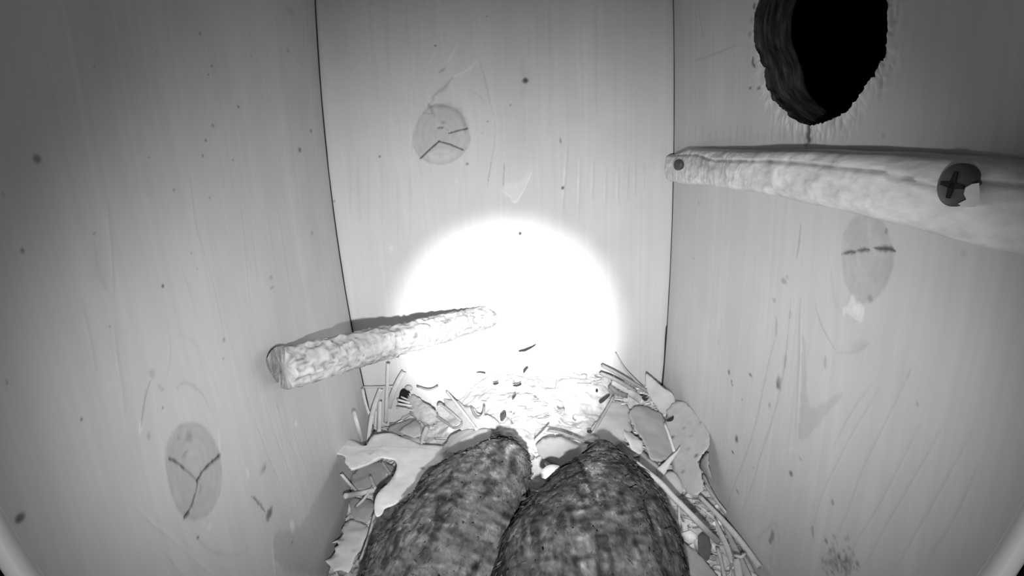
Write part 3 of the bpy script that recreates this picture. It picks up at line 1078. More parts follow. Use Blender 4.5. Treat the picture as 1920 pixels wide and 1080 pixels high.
# ------------------------------------------------------------------ left perch: a stripped stick wedged across the back-left corner
def left_perch():
    root = bpy.data.objects.new('perch', None)
    S.collection.objects.link(root)
    tag(root, 'stripped ragged stick wedged across the corner of the left and back boards', 'perch')
    A = on_left(535, 690, .004)
    B = on_back(915, 594, -.004)
    n, m = 56, 260
    ax = (B - A) / np.linalg.norm(B - A)
    u = np.cross(ax, [0, 0, 1])
    u /= np.linalg.norm(u)
    v = np.cross(u, ax)
    ph = np.linspace(0, 2 * np.pi, n, endpoint=False)
    V, T = [], []
    L = np.linalg.norm(B - A)
    for k in range(m):
        s = k / (m - 1)
        rad = .0098 - .0012 * s + .0005 * vnoise(s * 9, 2.2)
        nz = fbm(s * 34 + 0 * ph, np.cos(ph) * 5.2 + np.sin(ph) * 3.6 + 7, 4)
        strip = vnoise(s * 17 + np.sin(ph * 2) * .4, ph * 5.2) + .5 * vnoise(s * 44, np.cos(ph) * 9 + np.sin(ph) * 6)
        rr = rad * (1 + .14 * nz + .10 * np.sign(strip) * np.minimum(abs(strip) * 5, 1) * .6)
        c = A + ax * L * s
        ring = c + np.outer(np.cos(ph) * rr, u) + np.outer(np.sin(ph) * rr, v)
        if k < 6:
            ring += np.outer((6 - k) / 6 * (.0028 * vnoise(ph * 2.2, 4.4) - .001), ax)
        # bitten out notch below, near the cut end
        d = np.linalg.norm(ring - NOTCH, axis=1)
        ring += (c - ring) * (.45 * np.exp(-(d / .0036) ** 2))[:, None]
        V.append(ring)
        edge = np.exp(-(strip / .06) ** 2)
        T.append((1.06 + .30 * nz - .48 * edge * (.4 + vnoise(s * 60, ph * 3) + .5)) * (1 - .55 * np.exp(-(d / .0026) ** 2)))
    V, T = np.concatenate(V), np.concatenate(T)
    k, j = np.meshgrid(np.arange(m - 1), np.arange(n), indexing='ij')
    a, b = k * n + j, k * n + (j + 1) % n
    Q = np.stack([a, b, b + n, a + n], -1).reshape(-1, 4)
    V = np.concatenate([V, [A - ax * .0006], [B]])
    T = np.concatenate([T, [1.0], [1.0]])
    tris = [(m * n, (j + 1) % n, j) for j in range(n)] + [(m * n + 1, (m - 1) * n + j, (m - 1) * n + (j + 1) % n) for j in range(n)]
    link('stick', new_mesh('stick', V, quads=Q, tris=tris, mats=[M_BARK], tone=T), root)
    # ragged crust of bark left round the cut end, against the board
    VV, tt = [], []
    bm = bmesh.new()
    crust = [(503, 690), (499, 676), (506, 660), (517, 650), (529, 648), (541, 650), (530, 662), (524, 690), (524, 722), (513, 706)]
    C2 = smooth_poly(crust, 1, True)
    top = [bm.verts.new(on_left(p[0], p[1], .0045 + .0015 * vnoise(p[0] * .2, p[1] * .2))) for p in C2]
    bot = [bm.verts.new(on_left(p[0] - 1, p[1], .0004)) for p in C2]
    bm.faces.new(top)
    for k in range(len(top)):
        bm.faces.new((top[k], bot[k], bot[(k + 1) % len(top)], top[(k + 1) % len(top)]))
    bmesh.ops.recalc_face_normals(bm, faces=bm.faces)
    bmesh.ops.triangulate(bm, faces=[f for f in bm.faces if len(f.verts) > 4])
    bmesh.ops.subdivide_edges(bm, edges=bm.edges, cuts=3, use_grid_fill=True, fractal=.35, along_normal=.6, seed=3)
    me = bpy.data.meshes.new('bark_crust')
    bm.to_mesh(me)
    me.attributes.new('tone', 'FLOAT', 'POINT').data.foreach_set('value', (.45 + .35 * rng.random(len(me.vertices))).astype(np.float32))
    me.materials.append(M_BARK)
    o = link('bark_crust', me, root)
    o['label'] = 'darker crust of bark at the cut end'


NOTCH = on_left(560, 716, .018)
left_perch()


# ------------------------------------------------------------------ nest litter: the uncountable bed
def litter():
    xs = np.arange(-.108, .1205, .0011)
    ys = np.arange(-.034, D - .001, .0011)
    X, Y = np.meshgrid(xs, ys, indexing='ij')
    Z = litter_z(X, Y) + .0035 * fbm(X * 110, Y * 110, 4) + .002 * np.abs(vnoise(X * 420, Y * 420))
    X = np.clip(X, x_left(Z - CZ) + .0004, x_right(Z - CZ) - .0004)
    V = np.stack([X, Y, Z], -1).reshape(-1, 3)
    tone = (.88 + .4 * fbm(X * 240, Y * 240 + 9, 4)).ravel()
    VV, QQ, TT = [V], [grid_faces(len(xs), len(ys))], [tone]
    nb = len(V)
    # crumbs of leaf, chips and broken stems strewn over the bed
    cnt = 0
    for i in range(2600):
        x, y = rng.uniform(-.102, .115), rng.uniform(.12, D - .006)
        p = np.array([x, y, float(litter_z(x, y)) + rng.uniform(0, .003)])
        kind = rng.random()
        if y > .27 and abs(x) < .075 and rng.random() < .88:
            continue
        yaw = rng.uniform(0, np.pi)
        d = np.array([math.cos(yaw), math.sin(yaw), rng.uniform(-.35, .35)])
        nrm = np.array([rng.normal(0, .4), rng.normal(-.3, .4), 1.0])
        nrm /= np.linalg.norm(nrm)
        e = np.cross(nrm, d)
        e /= np.linalg.norm(e)
        if kind < .45:
            L_, W_ = rng.uniform(.003, .012), rng.uniform(.0004, .001)
        else:
            L_, W_ = rng.uniform(.0015, .005), rng.uniform(.001, .0035)
        th = nrm * rng.uniform(.0002, .0006)
        c4 = []
        for sa, sb in ((-1, -.7), (-.3, -1), (.5, -.9), (1, -.2), (.8, .7), (.1, 1), (-.8, .8)):
            c4.append(p + d * L_ * sa * rng.uniform(.7, 1.1) + e * W_ * sb * rng.uniform(.7, 1.1))
        c4 = np.array(c4)
        c4[:, 0] = np.clip(c4[:, 0], x_left(c4[:, 2] - CZ) + .001, x_right(c4[:, 2] - CZ) - .001)
        c4[:, 1] = np.minimum(c4[:, 1], D - .001)
        VV += [c4 + th, c4 - th]
        b = nb
        QQ.append(np.array([(b, b + 1, b + 2, b + 3), (b, b + 3, b + 4, b + 5), (b, b + 5, b + 6, b)][:2] + [(b + k, b + (k + 1) % 7, b + 7 + (k + 1) % 7, b + 7 + k) for k in range(7)]))
        tr.append((b, b + 5, b + 6))
        TT.append(np.full(14, rng.uniform(.7, 1.35)))
        nb += 14
    o = link('nest_litter', new_mesh('nest_litter', np.concatenate(VV), quads=np.concatenate(QQ), tris=np.array(tr), mats=[M_LITTER], tone=np.concatenate(TT)))
    tag(o, 'bed of crumbled leaves and stem bits covering the box floor', 'nest litter', kind='stuff')


tr = []
litter()

# ------------------------------------------------------------------ leaves
leaf('large pale oak leaf with deep lobes at the left of the owl',
     [(612, 841), (621, 832), (633, 821), (646, 815), (665, 823), (680, 832), (688, 832), (697, 814), (715, 812), (734, 812), (748, 818), (769, 828), (790, 839), (811, 842), (846, 842),
      (860, 870), (825, 874), (808, 878), (793, 890), (785, 905), (776, 922), (755, 936), (741, 943), (723, 948), (716, 959), (705, 962), (701, 951), (704, 932), (709, 925), (730, 904), (742, 886), (745, 874),
      (739, 865), (720, 862), (712, 860), (695, 869), (675, 877), (658, 883), (650, 872), (645, 868), (648, 858), (642, 850), (628, 848), (614, 848)],
     lift=.006, grey=1.42, cup=.003, spots=[(791, 882, 3, -.8), (700, 862, 2, -.5), (694, 853, 3, -.4)], seed=2.2, veins=[((840, 856), (640, 832), .8), ((770, 850), (708, 950), .7), ((730, 835), (665, 876), .6)], ragged=.7)
leaf('torn pale leaf scrap low against the left board',
     [(647, 980), (658, 974), (670, 977), (686, 983), (692, 1000), (684, 1018), (677, 1033), (664, 1054), (653, 1071), (640, 1068), (625, 1072), (618, 1062), (609, 1054), (621, 1048), (630, 1040),
      (628, 1034), (637, 1028), (633, 1021), (621, 1021), (639, 1014), (645, 1003), (640, 996)],
     lift=.008, grey=1.35, smooth=0, seed=5, spots=[(627, 1047, 4, -.7), (645, 1018, 4, -.7), (668, 1038, 4, -.5), (641, 1000, 4, -.4)])
leaf('pale speckled leaf standing against the right board',
     [(1246, 795), (1252, 770), (1262, 748), (1280, 752), (1300, 768), (1318, 790), (1330, 818), (1329, 838), (1318, 852), (1309, 868), (1312, 880), (1319, 890), (1321, 906), (1316, 923), (1304, 934),
      (1290, 926), (1274, 905), (1262, 880), (1252, 840)],
     lift=.010, grey=.84, ragged=3, seed=9,
     spots=[(1263, 821, 4, -.85), (1304, 855, 4, -.8), (1281, 888, 3, -.6), (1290, 792, 3, -.4), (1310, 788, 2.5, -.4), (1280, 802, 2.5, -.4), (1258, 806, 3, -.3), (1296, 815, 2.5, -.4), (1280, 818, 2.5, -.35), (1291, 842, 2.5, -.3)])
leaf('dull grey leaf behind the right shoulder of the owl',
     [(1178, 775), (1189, 763), (1213, 764), (1240, 773), (1247, 793), (1252, 815), (1263, 846), (1258, 862), (1227, 869), (1216, 851), (1202, 829), (1187, 807)],
     lift=.010, grey=.72, seed=12, ragged=4)
leaf('bright pale leaf beside the grey leaf in the lamp glare',
     [(1147, 747), (1178, 747), (1182, 773), (1186, 800), (1180, 815), (1158, 832), (1135, 826), (1111, 812), (1114, 795), (1128, 780), (1137, 762)],
     lift=.007, grey=1.1, seed=14, ragged=4)
leaf('crumpled leaf stuck in the back right corner',
     [(1211, 699), (1218, 703), (1226, 710), (1240, 724), (1256, 735), (1266, 745), (1264, 762), (1252, 776), (1240, 778), (1231, 764), (1222, 748), (1214, 735), (1209, 716)],
     lift=.016, grey=.95, tilt=(-.3, -.75, .5), seed=16, wave=.003, smooth=1)
leaf('narrow folded leaf crossing the speckled leaf',
     [(1279, 834), (1272, 846), (1258, 866), (1246, 890), (1237, 902), (1231, 894), (1230, 880), (1241, 871), (1256, 858)],
     lift=.019, grey=1.05, seed=18, tilt=(-.2, -.7, .6), name='leaf_scrap')
leaf('small rounded pale leaf tucked under the speckled leaf',
     [(1237, 902), (1250, 884), (1262, 884), (1274, 897), (1281, 914), (1279, 928), (1262, 930), (1248, 916)],
     lift=.012, grey=1.0, seed=20)
leaf('pale leaf lying in the lamp glare left of centre',
     [(828, 742), (845, 752), (858, 750), (872, 766), (888, 764), (900, 782), (922, 778), (938, 796), (930, 806), (912, 803), (900, 812), (880, 806), (868, 812), (858, 800), (846, 800), (842, 784), (832, 778), (836, 762)],
     lift=.007, grey=1.05, seed=22, veins=[((935, 800), (868, 760), .8)])
leaf('curled leaf edge in front of the lit left leaf',
     [(826, 846), (838, 828), (846, 812), (866, 804), (892, 802), (926, 806), (915, 824), (890, 838), (856, 850)],
     lift=.012, grey=1.0, seed=24, cup=.002, ragged=4, name='leaf_scrap')
leaf('grey leaf lying below the wedged stick and the splintered twig',
     [(722, 808), (735, 795), (756, 790), (776, 780), (790, 798), (792, 812), (786, 824), (766, 822), (742, 815)],
     lift=.006, grey=.8, seed=26)
leaf('pointed leaf between the splintered twig and the large oak leaf',
     [(748, 812), (766, 793), (779, 782), (788, 798), (790, 815), (776, 819)],
     lift=.011, grey=.86, seed=28, smooth=0, name='leaf_scrap')
leaf('pale strip of leaf lying behind the large oak leaf',
     [(746, 813), (770, 816), (786, 820), (789, 836), (770, 832)],
     lift=.009, grey=1.02, seed=30, smooth=1, name='leaf_scrap')
leaf('grey leaf seen through the notch of the large oak leaf',
     [(657, 900), (662, 884), (690, 868), (718, 862), (742, 872), (738, 890), (718, 912), (690, 920), (665, 916)],
     lift=.003, grey=.72, seed=32)
leaf('brown leaf against the left board below the large oak leaf',
     [(655, 925), (675, 938), (696, 932), (704, 950), (690, 975), (668, 976), (655, 960)],
     lift=.004, grey=.66, seed=34)
leaf('pale leaf strip along the right flank of the owl',
     [(1278, 1012), (1295, 1024), (1312, 1042), (1336, 1066), (1352, 1085), (1290, 1085), (1278, 1050)],
     lift=.010, grey=.7, seed=36)
leaf('dark brown leaf curled beside the owl at the right',
     [(1306, 1008), (1318, 1000), (1330, 1006), (1334, 1030), (1330, 1052), (1320, 1056), (1311, 1044)],
     lift=.006, grey=.22, seed=38, cup=-.003)
leaf('small curled brown leaf at the edge of the speckled leaf',
     [(1324, 845), (1328, 862), (1331, 880), (1334, 893), (1326, 900), (1318, 886), (1309, 872), (1315, 858)],
     lift=.010, grey=.5, seed=40, tilt=(-.8, -.4, .4), smooth=1)
leaf('leaf piece with a white face between the two feathered humps',
     [(1012, 893), (1019, 876), (1034, 870), (1050, 874), (1056, 880), (1038, 892), (1022, 900)],
     plane_at=('y', .228), grey=1.1, seed=42, tilt=(0, -.7, .7), spots=[(1014, 892, 5, -.9)], name='leaf_scrap')
leaf('pale leaf resting behind the dip between the two feathered humps',
     [(1000, 840), (1020, 818), (1060, 822), (1092, 838), (1088, 862), (1062, 878), (1030, 872)],
     lift=.014, grey=.75, seed=44)
leaf('leaf with pale crumbs between the bright leaf and the grey leaf',
     [(1166, 812), (1178, 806), (1192, 812), (1202, 826), (1208, 845), (1196, 850), (1180, 836)],
     lift=.012, grey=1.1, seed=46, wave=.004, name='leaf_scrap')
leaf('grey leaf half hidden under the long pale stem',
     [(1204, 836), (1226, 868), (1238, 876), (1232, 893), (1216, 888), (1198, 868)],
     lift=.010, grey=.8, seed=48, name='leaf_scrap')
leaf('leaf tip standing over the dark gap by the upright straws',
     [(757, 728), (762, 723), (769, 722), (774, 727), (772, 734), (764, 732)],
     lift=.012, grey=.68, seed=50, tilt=(0, -.9, .3), name='leaf_scrap')
leaf('near-black piece for the shaded cavity behind the splintered twig',  # shade of the cavity under the curled leaf, put in as a black piece
     [(750, 732), (757, 728), (768, 733), (771, 742), (762, 752), (752, 764), (746, 752)],
     lift=.009, grey=.12, m=M_BITS, seed=52, tilt=(0, -.9, .3), name='cavity_shade', cat='shade')

# dark scraps in the glare
for pts, lab, g in (
        ([(970, 658), (985, 655), (1003, 646), (1007, 644), (990, 657), (974, 660)], 'dark sliver on the brightest litter below the wall glare', .5),
        ([(891, 699), (899, 696), (907, 697), (913, 701), (905, 700), (898, 698)], 'thin curved dark stem left in the lamp glare', .7),
        ([(922, 718), (930, 718), (937, 715), (934, 720), (926, 722)], 'small dark leaf bit below the curved stem in the glare', .5),
        ([(960, 721), (972, 721), (977, 716), (978, 723), (964, 725)], 'dark chip shaped like a hook in the glare', .5),
        ([(982, 692), (988, 686), (992, 687), (985, 696), (980, 702)], 'dark speck standing above the hooked chip', .7),
        ([(1043, 761), (1050, 768), (1058, 764), (1060, 772), (1053, 780), (1048, 774)], 'mottled three cornered bit near the owl in the glare', 4.5),
        ([(936, 781), (946, 770), (951, 777), (941, 793)], 'dark ragged bit at the lower left edge of the glare', .9),
        ([(1122, 752), (1134, 742), (1146, 738), (1138, 748), (1126, 757)], 'dark bent stem bit at the lower right edge of the glare', .7),
        ([(1116, 731), (1120, 729), (1122, 733), (1118, 736)], 'round dark seed at the right edge of the glare', .4),
        ([(1098, 808), (1106, 805), (1112, 808), (1105, 813)], 'dark crumb above the right feathered hump', .5),
        ([(963, 741), (969, 736), (966, 745), (958, 752)], 'slim dark bit below the hooked chip', .8),
        ([(1258, 782), (1264, 778), (1263, 788), (1252, 791), (1247, 788)], 'dark rolled bit on the grey leaf edge', .35),
        ([(1202, 742), (1214, 747), (1218, 742), (1212, 752), (1205, 750)], 'dark chip under the straws by the back right corner', .4)):
    leaf(lab, pts, lift=.010 if pts[0][0] < 1200 else .021, grey=g, m=M_BITS, smooth=1, cup=.0, wave=.0003, name='litter_bit', cat='debris', group='dark bits on the litter', step=.0012)

# ------------------------------------------------------------------ straws and twigs
straw('thin straw lying level across the back left corner', [(681, 726, ('B', .006)), (710, 726, ('B', .010)), (742, 725, ('B', .012))], 4)
straw('upright straw standing under the wedged stick', [(728, 682, ('B', .014)), (726, 730, ('B', .014)), (723, 792, .006)], 7, grey=1.08)
straw('broad leaning blade of straw left of the upright straw', [(714, 730, ('B', .014)), (703, 757, .020), (695, 790, .010), (690, 826, .006)], 9, .35, 1.0, (1, .7))
straw('short upright straw stub in front of the leaning blade', [(713, 752, .026), (712, 790, .012), (711, 812, .008)], 8, grey=1.06)
straw('flat broken straw leaning right under the wedged stick', [(757, 697, ('B', .008)), (745, 718, ('B', .012)), (735, 742, ('B', .014)), (729, 765, .012)], 10, .3, .92)
straw('straw leaning from the left board onto the large oak leaf', [(663, 771, ('L', .006)), (670, 795, ('L', .010)), (679, 828, .014)], 7, grey=1.08, jag=.0005)
straw('thinnest straw beside the upright stub', [(705, 770, .016), (704, 788, .012), (703, 800, .009)], 3, grey=1.2)
straw('pale sliver of straw in the back left corner seam', [(680, 728, ('L', .004)), (684, 752, ('L', .005)), (692, 776, ('L', .008))], 5, .4)
straw('pale straw poking out left of the oak leaf notch', [(640, 889, ('L', .004)), (654, 906, .010), (669, 921, .010)], 5, grey=1.1)
straw('thick level twig piece under the oak leaf notch', [(647, 930, .010), (676, 925, .011), (706, 918, .012)], 9, grey=1.0, name='twig', cat='twig')
straw('short straw ending on the level twig piece', [(694, 893, .010), (699, 905, .013), (705, 918, .015)], 6, grey=1.1)
straw('thin straw crossing the upper side of the oak leaf notch', [(658, 882, .014), (688, 872, .016), (716, 858, .016)], 4, grey=1.1)
straw('thin slanting stem in the right of the oak leaf notch', [(716, 866, .008), (726, 880, .008), (734, 892, .008)], 4, grey=1.0)
straw('long straw along the left flank of the owl', [(703, 962, .014), (694, 1000, .014), (684, 1030, .014), (675, 1052, .014)], 5, grey=.95)
straw('small crossed stem below the level twig piece', [(668, 950, .010), (684, 935, .012), (698, 914, .012)], 5, grey=.9)
straw('curled stem by the large oak leaf tip', [(712, 962, .008), (722, 975, .010), (736, 968, .012), (742, 952, .010)], 5, grey=.6)
straw('long pale stem running down the right flank of the owl', [(1190, 866, ('y', .236)), (1215, 887, ('y', .231)), (1240, 906, ('y', .226)), (1262, 932, ('y', .221)), (1279, 948, ('y', .218)), (1316, 986, ('y', .211)), (1346, 1016, .012)],
      10, grey=.8, name='stem', cat='stem')
straw('thick straw lying along the foot of the right board', [(1310, 929, .012), (1354, 974, .012), (1393, 1020, .012), (1423, 1062, .012)], 10, grey=.95, ends=(.7, 1))
straw('thin straw between the thick straw and the right board', [(1322, 908, .010), (1336, 930, .010), (1362, 962, .010)], 5, grey=.9)
straw('dark split stem beside the small curled brown leaf', [(1318, 890, .010), (1328, 912, .010), (1342, 938, .010)], 6, .5, grey=.7)
straw('flat blade under the thick straw, tapering upward', [(1340, 972, .010), (1352, 1000, .010), (1364, 1028, .010), (1374, 1056, .010)], 9, .3, .9, (.3, 1))
straw('broad blade reaching the bottom of the picture under the thick straw', [(1358, 985, .008), (1372, 1016, .008), (1388, 1050, .008), (1404, 1085, .008)], 11, .3, .75, (.4, 1))
straw('thin stem between the two blades under the thick straw', [(1345, 1028, .008), (1352, 1050, .008), (1358, 1080, .008)], 6, grey=.9)
straw('short pale blade at the bottom right of the owl', [(1380, 1048, .012), (1384, 1066, .012), (1386, 1085, .012)], 12, .4, 1.0)
straw('light straw crossing over the thick straw', [(1377, 1042, .020), (1390, 1046, .020), (1398, 1040, .020)], 5, grey=1.0)
straw('upper straw fanning out of the glare to the right corner', [(1128, 685, ('B', .016)), (1158, 700, ('B', .020)), (1190, 720, ('B', .022)), (1222, 738, ('B', .020))], 6, grey=.6)
straw('lower straw fanning out of the glare', [(1126, 700, ('B', .018)), (1145, 707, ('B', .022)), (1166, 718, ('B', .024)), (1192, 735, ('B', .024))], 7, grey=.62)
straw('fine forked stem above the fanning straws', [(1155, 662, ('B', .008)), (1168, 688, ('B', .012)), (1186, 708, ('B', .014)), (1216, 738, ('B', .016))], 4, grey=.75, ends=(.5, 1.3))
straw('thick chopped stem end pointing left below the fanning straws', [(1143, 724, ('B', .026)), (1158, 738, ('B', .028)), (1176, 742, ('B', .028))], 9, .6, grey=.4, name='twig', cat='twig')
straw('broad straw strip behind the chopped stem end', [(1148, 715, ('B', .022)), (1170, 728, ('B', .024)), (1190, 742, ('B', .026)), (1205, 752, .018)], 13, .25, grey=.95)
straw('bent dark stem on the litter behind the right hump', [(1027, 807, .012), (1049, 810, .014), (1070, 818, .014), (1100, 830, .012), (1112, 832, .010)], 5, grey=.42, name='stem', cat='stem')
straw('thin pale stem beside the bent dark stem', [(1003, 826, .012), (1014, 815, .014), (1029, 800, .014)], 4, grey=1.2)
straw('thin stem lying across the bright leaf', [(1112, 812, .012), (1125, 790, .013), (1138, 768, .012), (1150, 744, .012)], 4, grey=.8)
straw('pale midrib stem at the edge of the grey leaf', [(1247, 796, .018), (1256, 820, .018), (1264, 846, .018)], 5, grey=1.25)
straw('curved stem hooked in the litter left of the glare', [(884, 764, .010), (890, 780, .012), (899, 785, .012), (907, 778, .012), (908, 762, .010)], 5, grey=.55, name='stem', cat='stem')
straw('straw lying across the lit leaf left of the glare', [(838, 735, .012), (860, 762, .014), (882, 790, .012), (894, 806, .010)], 5, grey=1.1)
straw('wavy fine stem at the top left of the glare litter', [(783, 725, ('B', .012)), (800, 731, ('B', .014)), (812, 730, ('B', .014)), (820, 724, ('B', .012))], 3, grey=.5)
straw('thin vertical straw by the right humps edge of the owl', [(1273, 945, .030), (1274, 985, .030), (1275, 1020, .028)], 4, grey=.9)
straw('short blade below the splintered twig', [(802, 800, .012), (795, 815, .012), (790, 832, .012)], 9, .4, .95, (1, .4))


# splintered twig and split reed left of the glare
def splintered():
    root = bpy.data.objects.new('splintered_twig', None)
    S.collection.objects.link(root)
    tag(root, 'splintered grey twig with frayed white fibres beside the upright straws', 'twig')
    P = resample(smooth_poly(np.array([point(p) for p in ((769, 752, .014), (786, 768, .014), (804, 782, .012), (812, 792, .010))]), 2), .0012)
    V, Q, T = tube_geo(P, np.interp(np.linspace(0, 1, len(P)), [0, .4, .8, 1], [.0052, .0062, .0058, .004]), .7, 20, jag=.002, wob=.22, seed=4)
    link('wood', new_mesh('wood', V, quads=Q, tris=T, mats=[M_BARK], tone=.85 + .3 * rng.random(len(V))), root)
    for a, b, w, g in (((772, 757), (745, 749), 4, 1.35), ((774, 762), (746, 757), 4, 1.3), ((770, 752), (752, 744), 3, 1.1), ((768, 746), (760, 737), 3, 1.2), ((776, 770), (744, 765), 3, 1.0), ((772, 748), (768, 738), 3, 1.1)):
        P = resample(np.array([point((*a, .016)), point((*b, .020))]), .002)
        V, Q, T = tube_geo(P, w / FPX * .4 / 2, .6, 6, jag=.0006)
        f = link('fibre', new_mesh('fibre', V, quads=Q, tris=T, mats=[M_STRAW], tone=np.full(len(V), g)), root)
        f['label'] = 'white frayed fibre'


splintered()


def split_reed():
    root = bpy.data.objects.new('split_reed', None)
    S.collection.objects.link(root)
    tag(root, 'short split reed lying open beside the splintered twig', 'reed')
    a, b = point((822, 772, .013)), point((860, 796, .011))
    V, Q, T, tone = leaf_geo([(820, 763), (828, 760), (848, 776), (864, 789), (865, 797), (852, 802), (838, 795), (822, 784)], lift=.010, grey=.9, smooth=1, cup=-.004, seed=60, veins=[((820, 770), (860, 795), .6)])
    link('husk', new_mesh('husk', V, quads=Q, tris=T, mats=[M_STRAW], tone=tone), root)
    for pts, g in (([(820, 763), (828, 759), (848, 775), (865, 790)], .8), ([(820, 781), (834, 791), (850, 802)], .5), ([(850, 802), (860, 801), (866, 796), (865, 790)], .4)):
        P = resample(smooth_poly(np.array([point((x, y, .013)) for x, y in pts]), 1), .001)
        V, Q, T = tube_geo(P, .0008, 1, 7)
        link('rib', new_mesh('rib', V, quads=Q, tris=T, mats=[M_STRAW], tone=np.full(len(V), g)), root)


split_reed()


# ------------------------------------------------------------------ the owl
def owl():
    root_name = 'owl'

    def W(px, py, y):
        return at_y(px, py, y)
    def chain(rows):                                  # (px, py, depth, radius as seen)
        out = []
        for px_, py_, y, r in rows:
            c = at_y(px_, py_, y)
            v = c - CAM
            out.append((c, r / FPX * np.linalg.norm(v) * (v @ R[:, 2] / np.linalg.norm(v)) ** 2))
        return out
    back = chain([(940, 872, .245, 50), (888, 955, .232, 104), (842, 1066, .208, 152), (800, 1220, .180, 190)])
    cone = chain([(1130, 848, .238, 16), (1132, 908, .228, 66), (1126, 990, .208, 138), (1108, 1085, .188, 192), (1080, 1220, .165, 225)])

    def smin(a, b, k):
        h = np.clip(.5 + .5 * (b - a) / k, 0, 1)
        return b * (1 - h) + a * h - k * h * (1 - h)

    def sdf_parts(P):
        def union(rows, k):
            m = None
            for (a, ra), (b, rb) in zip(rows[:-1], rows[1:]):
                ab = b - a
                t = np.clip(((P - a) @ ab) / (ab @ ab), 0, 1)
                d = np.linalg.norm(P - a - t[..., None] * ab, axis=-1) - (ra + (rb - ra) * t)
                m = d if m is None else smin(m, d, k)
            return m
        dl, dr = union(back, .010), union(cone, .008)
        return dl, dr

    def sdf(P):
        dl, dr = sdf_parts(P)
        return smin(dl, dr, .0022)
    c0 = W(985, 1085, .196) + np.array([0, 0, -.004])
    nth, nph = 240, 420
    th = np.linspace(0.0, np.pi, nth)
    ph = np.linspace(0, 2 * np.pi, nph, endpoint=False)
    TH, PH = np.meshgrid(th, ph, indexing='ij')
    ez = np.array([0., 1., 0.])
    e1, e2 = np.array([1., 0, 0]), np.array([0, 0, 1.])
    Dn = np.sin(TH)[..., None] * (np.cos(PH)[..., None] * e1 + np.sin(PH)[..., None] * e2) + np.cos(TH)[..., None] * ez
    # walk inwards from outside to the first surface so overhangs stay closed
    t = np.full(TH.shape, .16)
    for _ in range(70):
        P = c0 + Dn * t[..., None]
        d = sdf(P)
        t = np.clip(t - np.clip(d, -.002, .02) * .7, .004, .16)
    P = c0 + Dn * t[..., None]
    eps = 4e-4
    N = np.stack([sdf(P + np.array(v) * eps) - sdf(P - np.array(v) * eps) for v in ((1, 0, 0), (0, 1, 0), (0, 0, 1))], -1)
    N /= np.linalg.norm(N, axis=-1)[..., None] + 1e-12
    dl, dr = sdf_parts(P)
    ridge = fbm(P[..., 0] * 160, P[..., 1] * 160 + P[..., 2] * 90, 4)
    Pd = P + N * (.0016 * ridge)[..., None]
    flo = litter_z(Pd[..., 0], Pd[..., 1]) - .004
    Pd[..., 2] = np.maximum(Pd[..., 2], np.minimum(flo, Pd[..., 2] + .05))
    V = Pd.reshape(-1, 3)
    i, j = np.meshgrid(np.arange(nth - 1), np.arange(nph), indexing='ij')
    a, b = i * nph + j, i * nph + (j + 1) % nph
    Q = np.stack([a, a + nph, b + nph, b], -1).reshape(-1, 4)
    body = link(root_name, new_mesh(root_name, V, quads=Q, mats=[M_OWL], tone=np.ones(len(V))))
    tag(body, 'mottled dark grey owl crouched in the nest litter, feathered back and wing in view', 'owl')
    # ---- feathers lie over the body in rows: each a small bowed blade with a dark shaft streak and bars
    px = project(P)
    tocam = (CAM - P)
    tocam /= np.linalg.norm(tocam, axis=-1)[..., None]
    facing = (N * tocam).sum(-1)
    ok = (facing > -.35) & (px[..., 1] < 1330) & (px[..., 1] > 700) & (px[..., 0] > 560) & (px[..., 0] < 1460)
    # area weights
    du = np.linalg.norm(np.gradient(P, axis=0), axis=-1)
    dv = np.linalg.norm(np.gradient(P, axis=1), axis=-1)
    wgt = (du * dv * ok).ravel()
    cnt = 8000
    pick = rng.choice(len(wgt), cnt, p=wgt / wgt.sum())
    pick = pick[np.argsort(px.reshape(-1, 2)[pick, 1])]
    Pf, Nf, L0, R0, pxf = V, N.reshape(-1, 3), dl.ravel(), dr.ravel(), px.reshape(-1, 2)
    apex = cone[0][0]
    p, n = Pf[pick], Nf[pick]
    isr1 = R0[pick] < L0[pick]                        # wing wedge: feathers run from the apex; back: down and to the left
    fl = np.clip((pxf[pick, 1] - 900) / 150, 0, 1)
    flow = np.where(isr1[:, None], p - (apex + np.array([0, .03, .02])), np.array([-.35, -.8, -.55]))
    flow = flow / np.linalg.norm(flow, axis=1)[:, None] + rng.normal(0, .20, (cnt, 3))
    flow = flow - n * (flow * n).sum(1)[:, None]
    flow /= np.linalg.norm(flow, axis=1)[:, None] + 1e-9
    sd = np.cross(n, flow)
    ln = np.where(isr1, .006 + .006 * fl, .0105) * rng.uniform(.8, 1.2, cnt)
    wd = np.where(isr1, .0023 + .0003 * fl, .0027) * rng.uniform(.85, 1.15, cnt)
    lift = rng.uniform(.0005, .0010, cnt)
    ns, nw = 13, 5
    sg = np.linspace(0, 1, ns)[None, :, None]
    tg = np.linspace(-1, 1, nw)[None, None, :]
    wv = np.sin(np.pi * np.minimum(1, .12 + .80 * sg) * .92) ** .7 * np.where(sg < 1, 1, .45)
    along = ln[:, None, None] * (sg - .35) + rng.normal(0, .0007, (cnt, ns, nw)) * (sg > .85)
    across = wd[:, None, None] * wv * tg
    up = lift[:, None, None] * (.5 + 1.6 * sg) - .0004 * tg * tg - .0007 * sg * sg
    VV = (p[:, None, None] + flow[:, None, None] * along[..., None] + sd[:, None, None] * across[..., None] + n[:, None, None] * up[..., None]).reshape(-1, 3)
    base = rng.uniform(.94, 1.06, cnt) * (1 + .2 * vnoise(p[:, 0] * 130, p[:, 1] * 110 + p[:, 2] * 60))
    TT = (base[:, None, None] * (1 + rng.normal(0, .09, (cnt, ns, nw)))).ravel()
    gi = grid_faces(ns, nw)
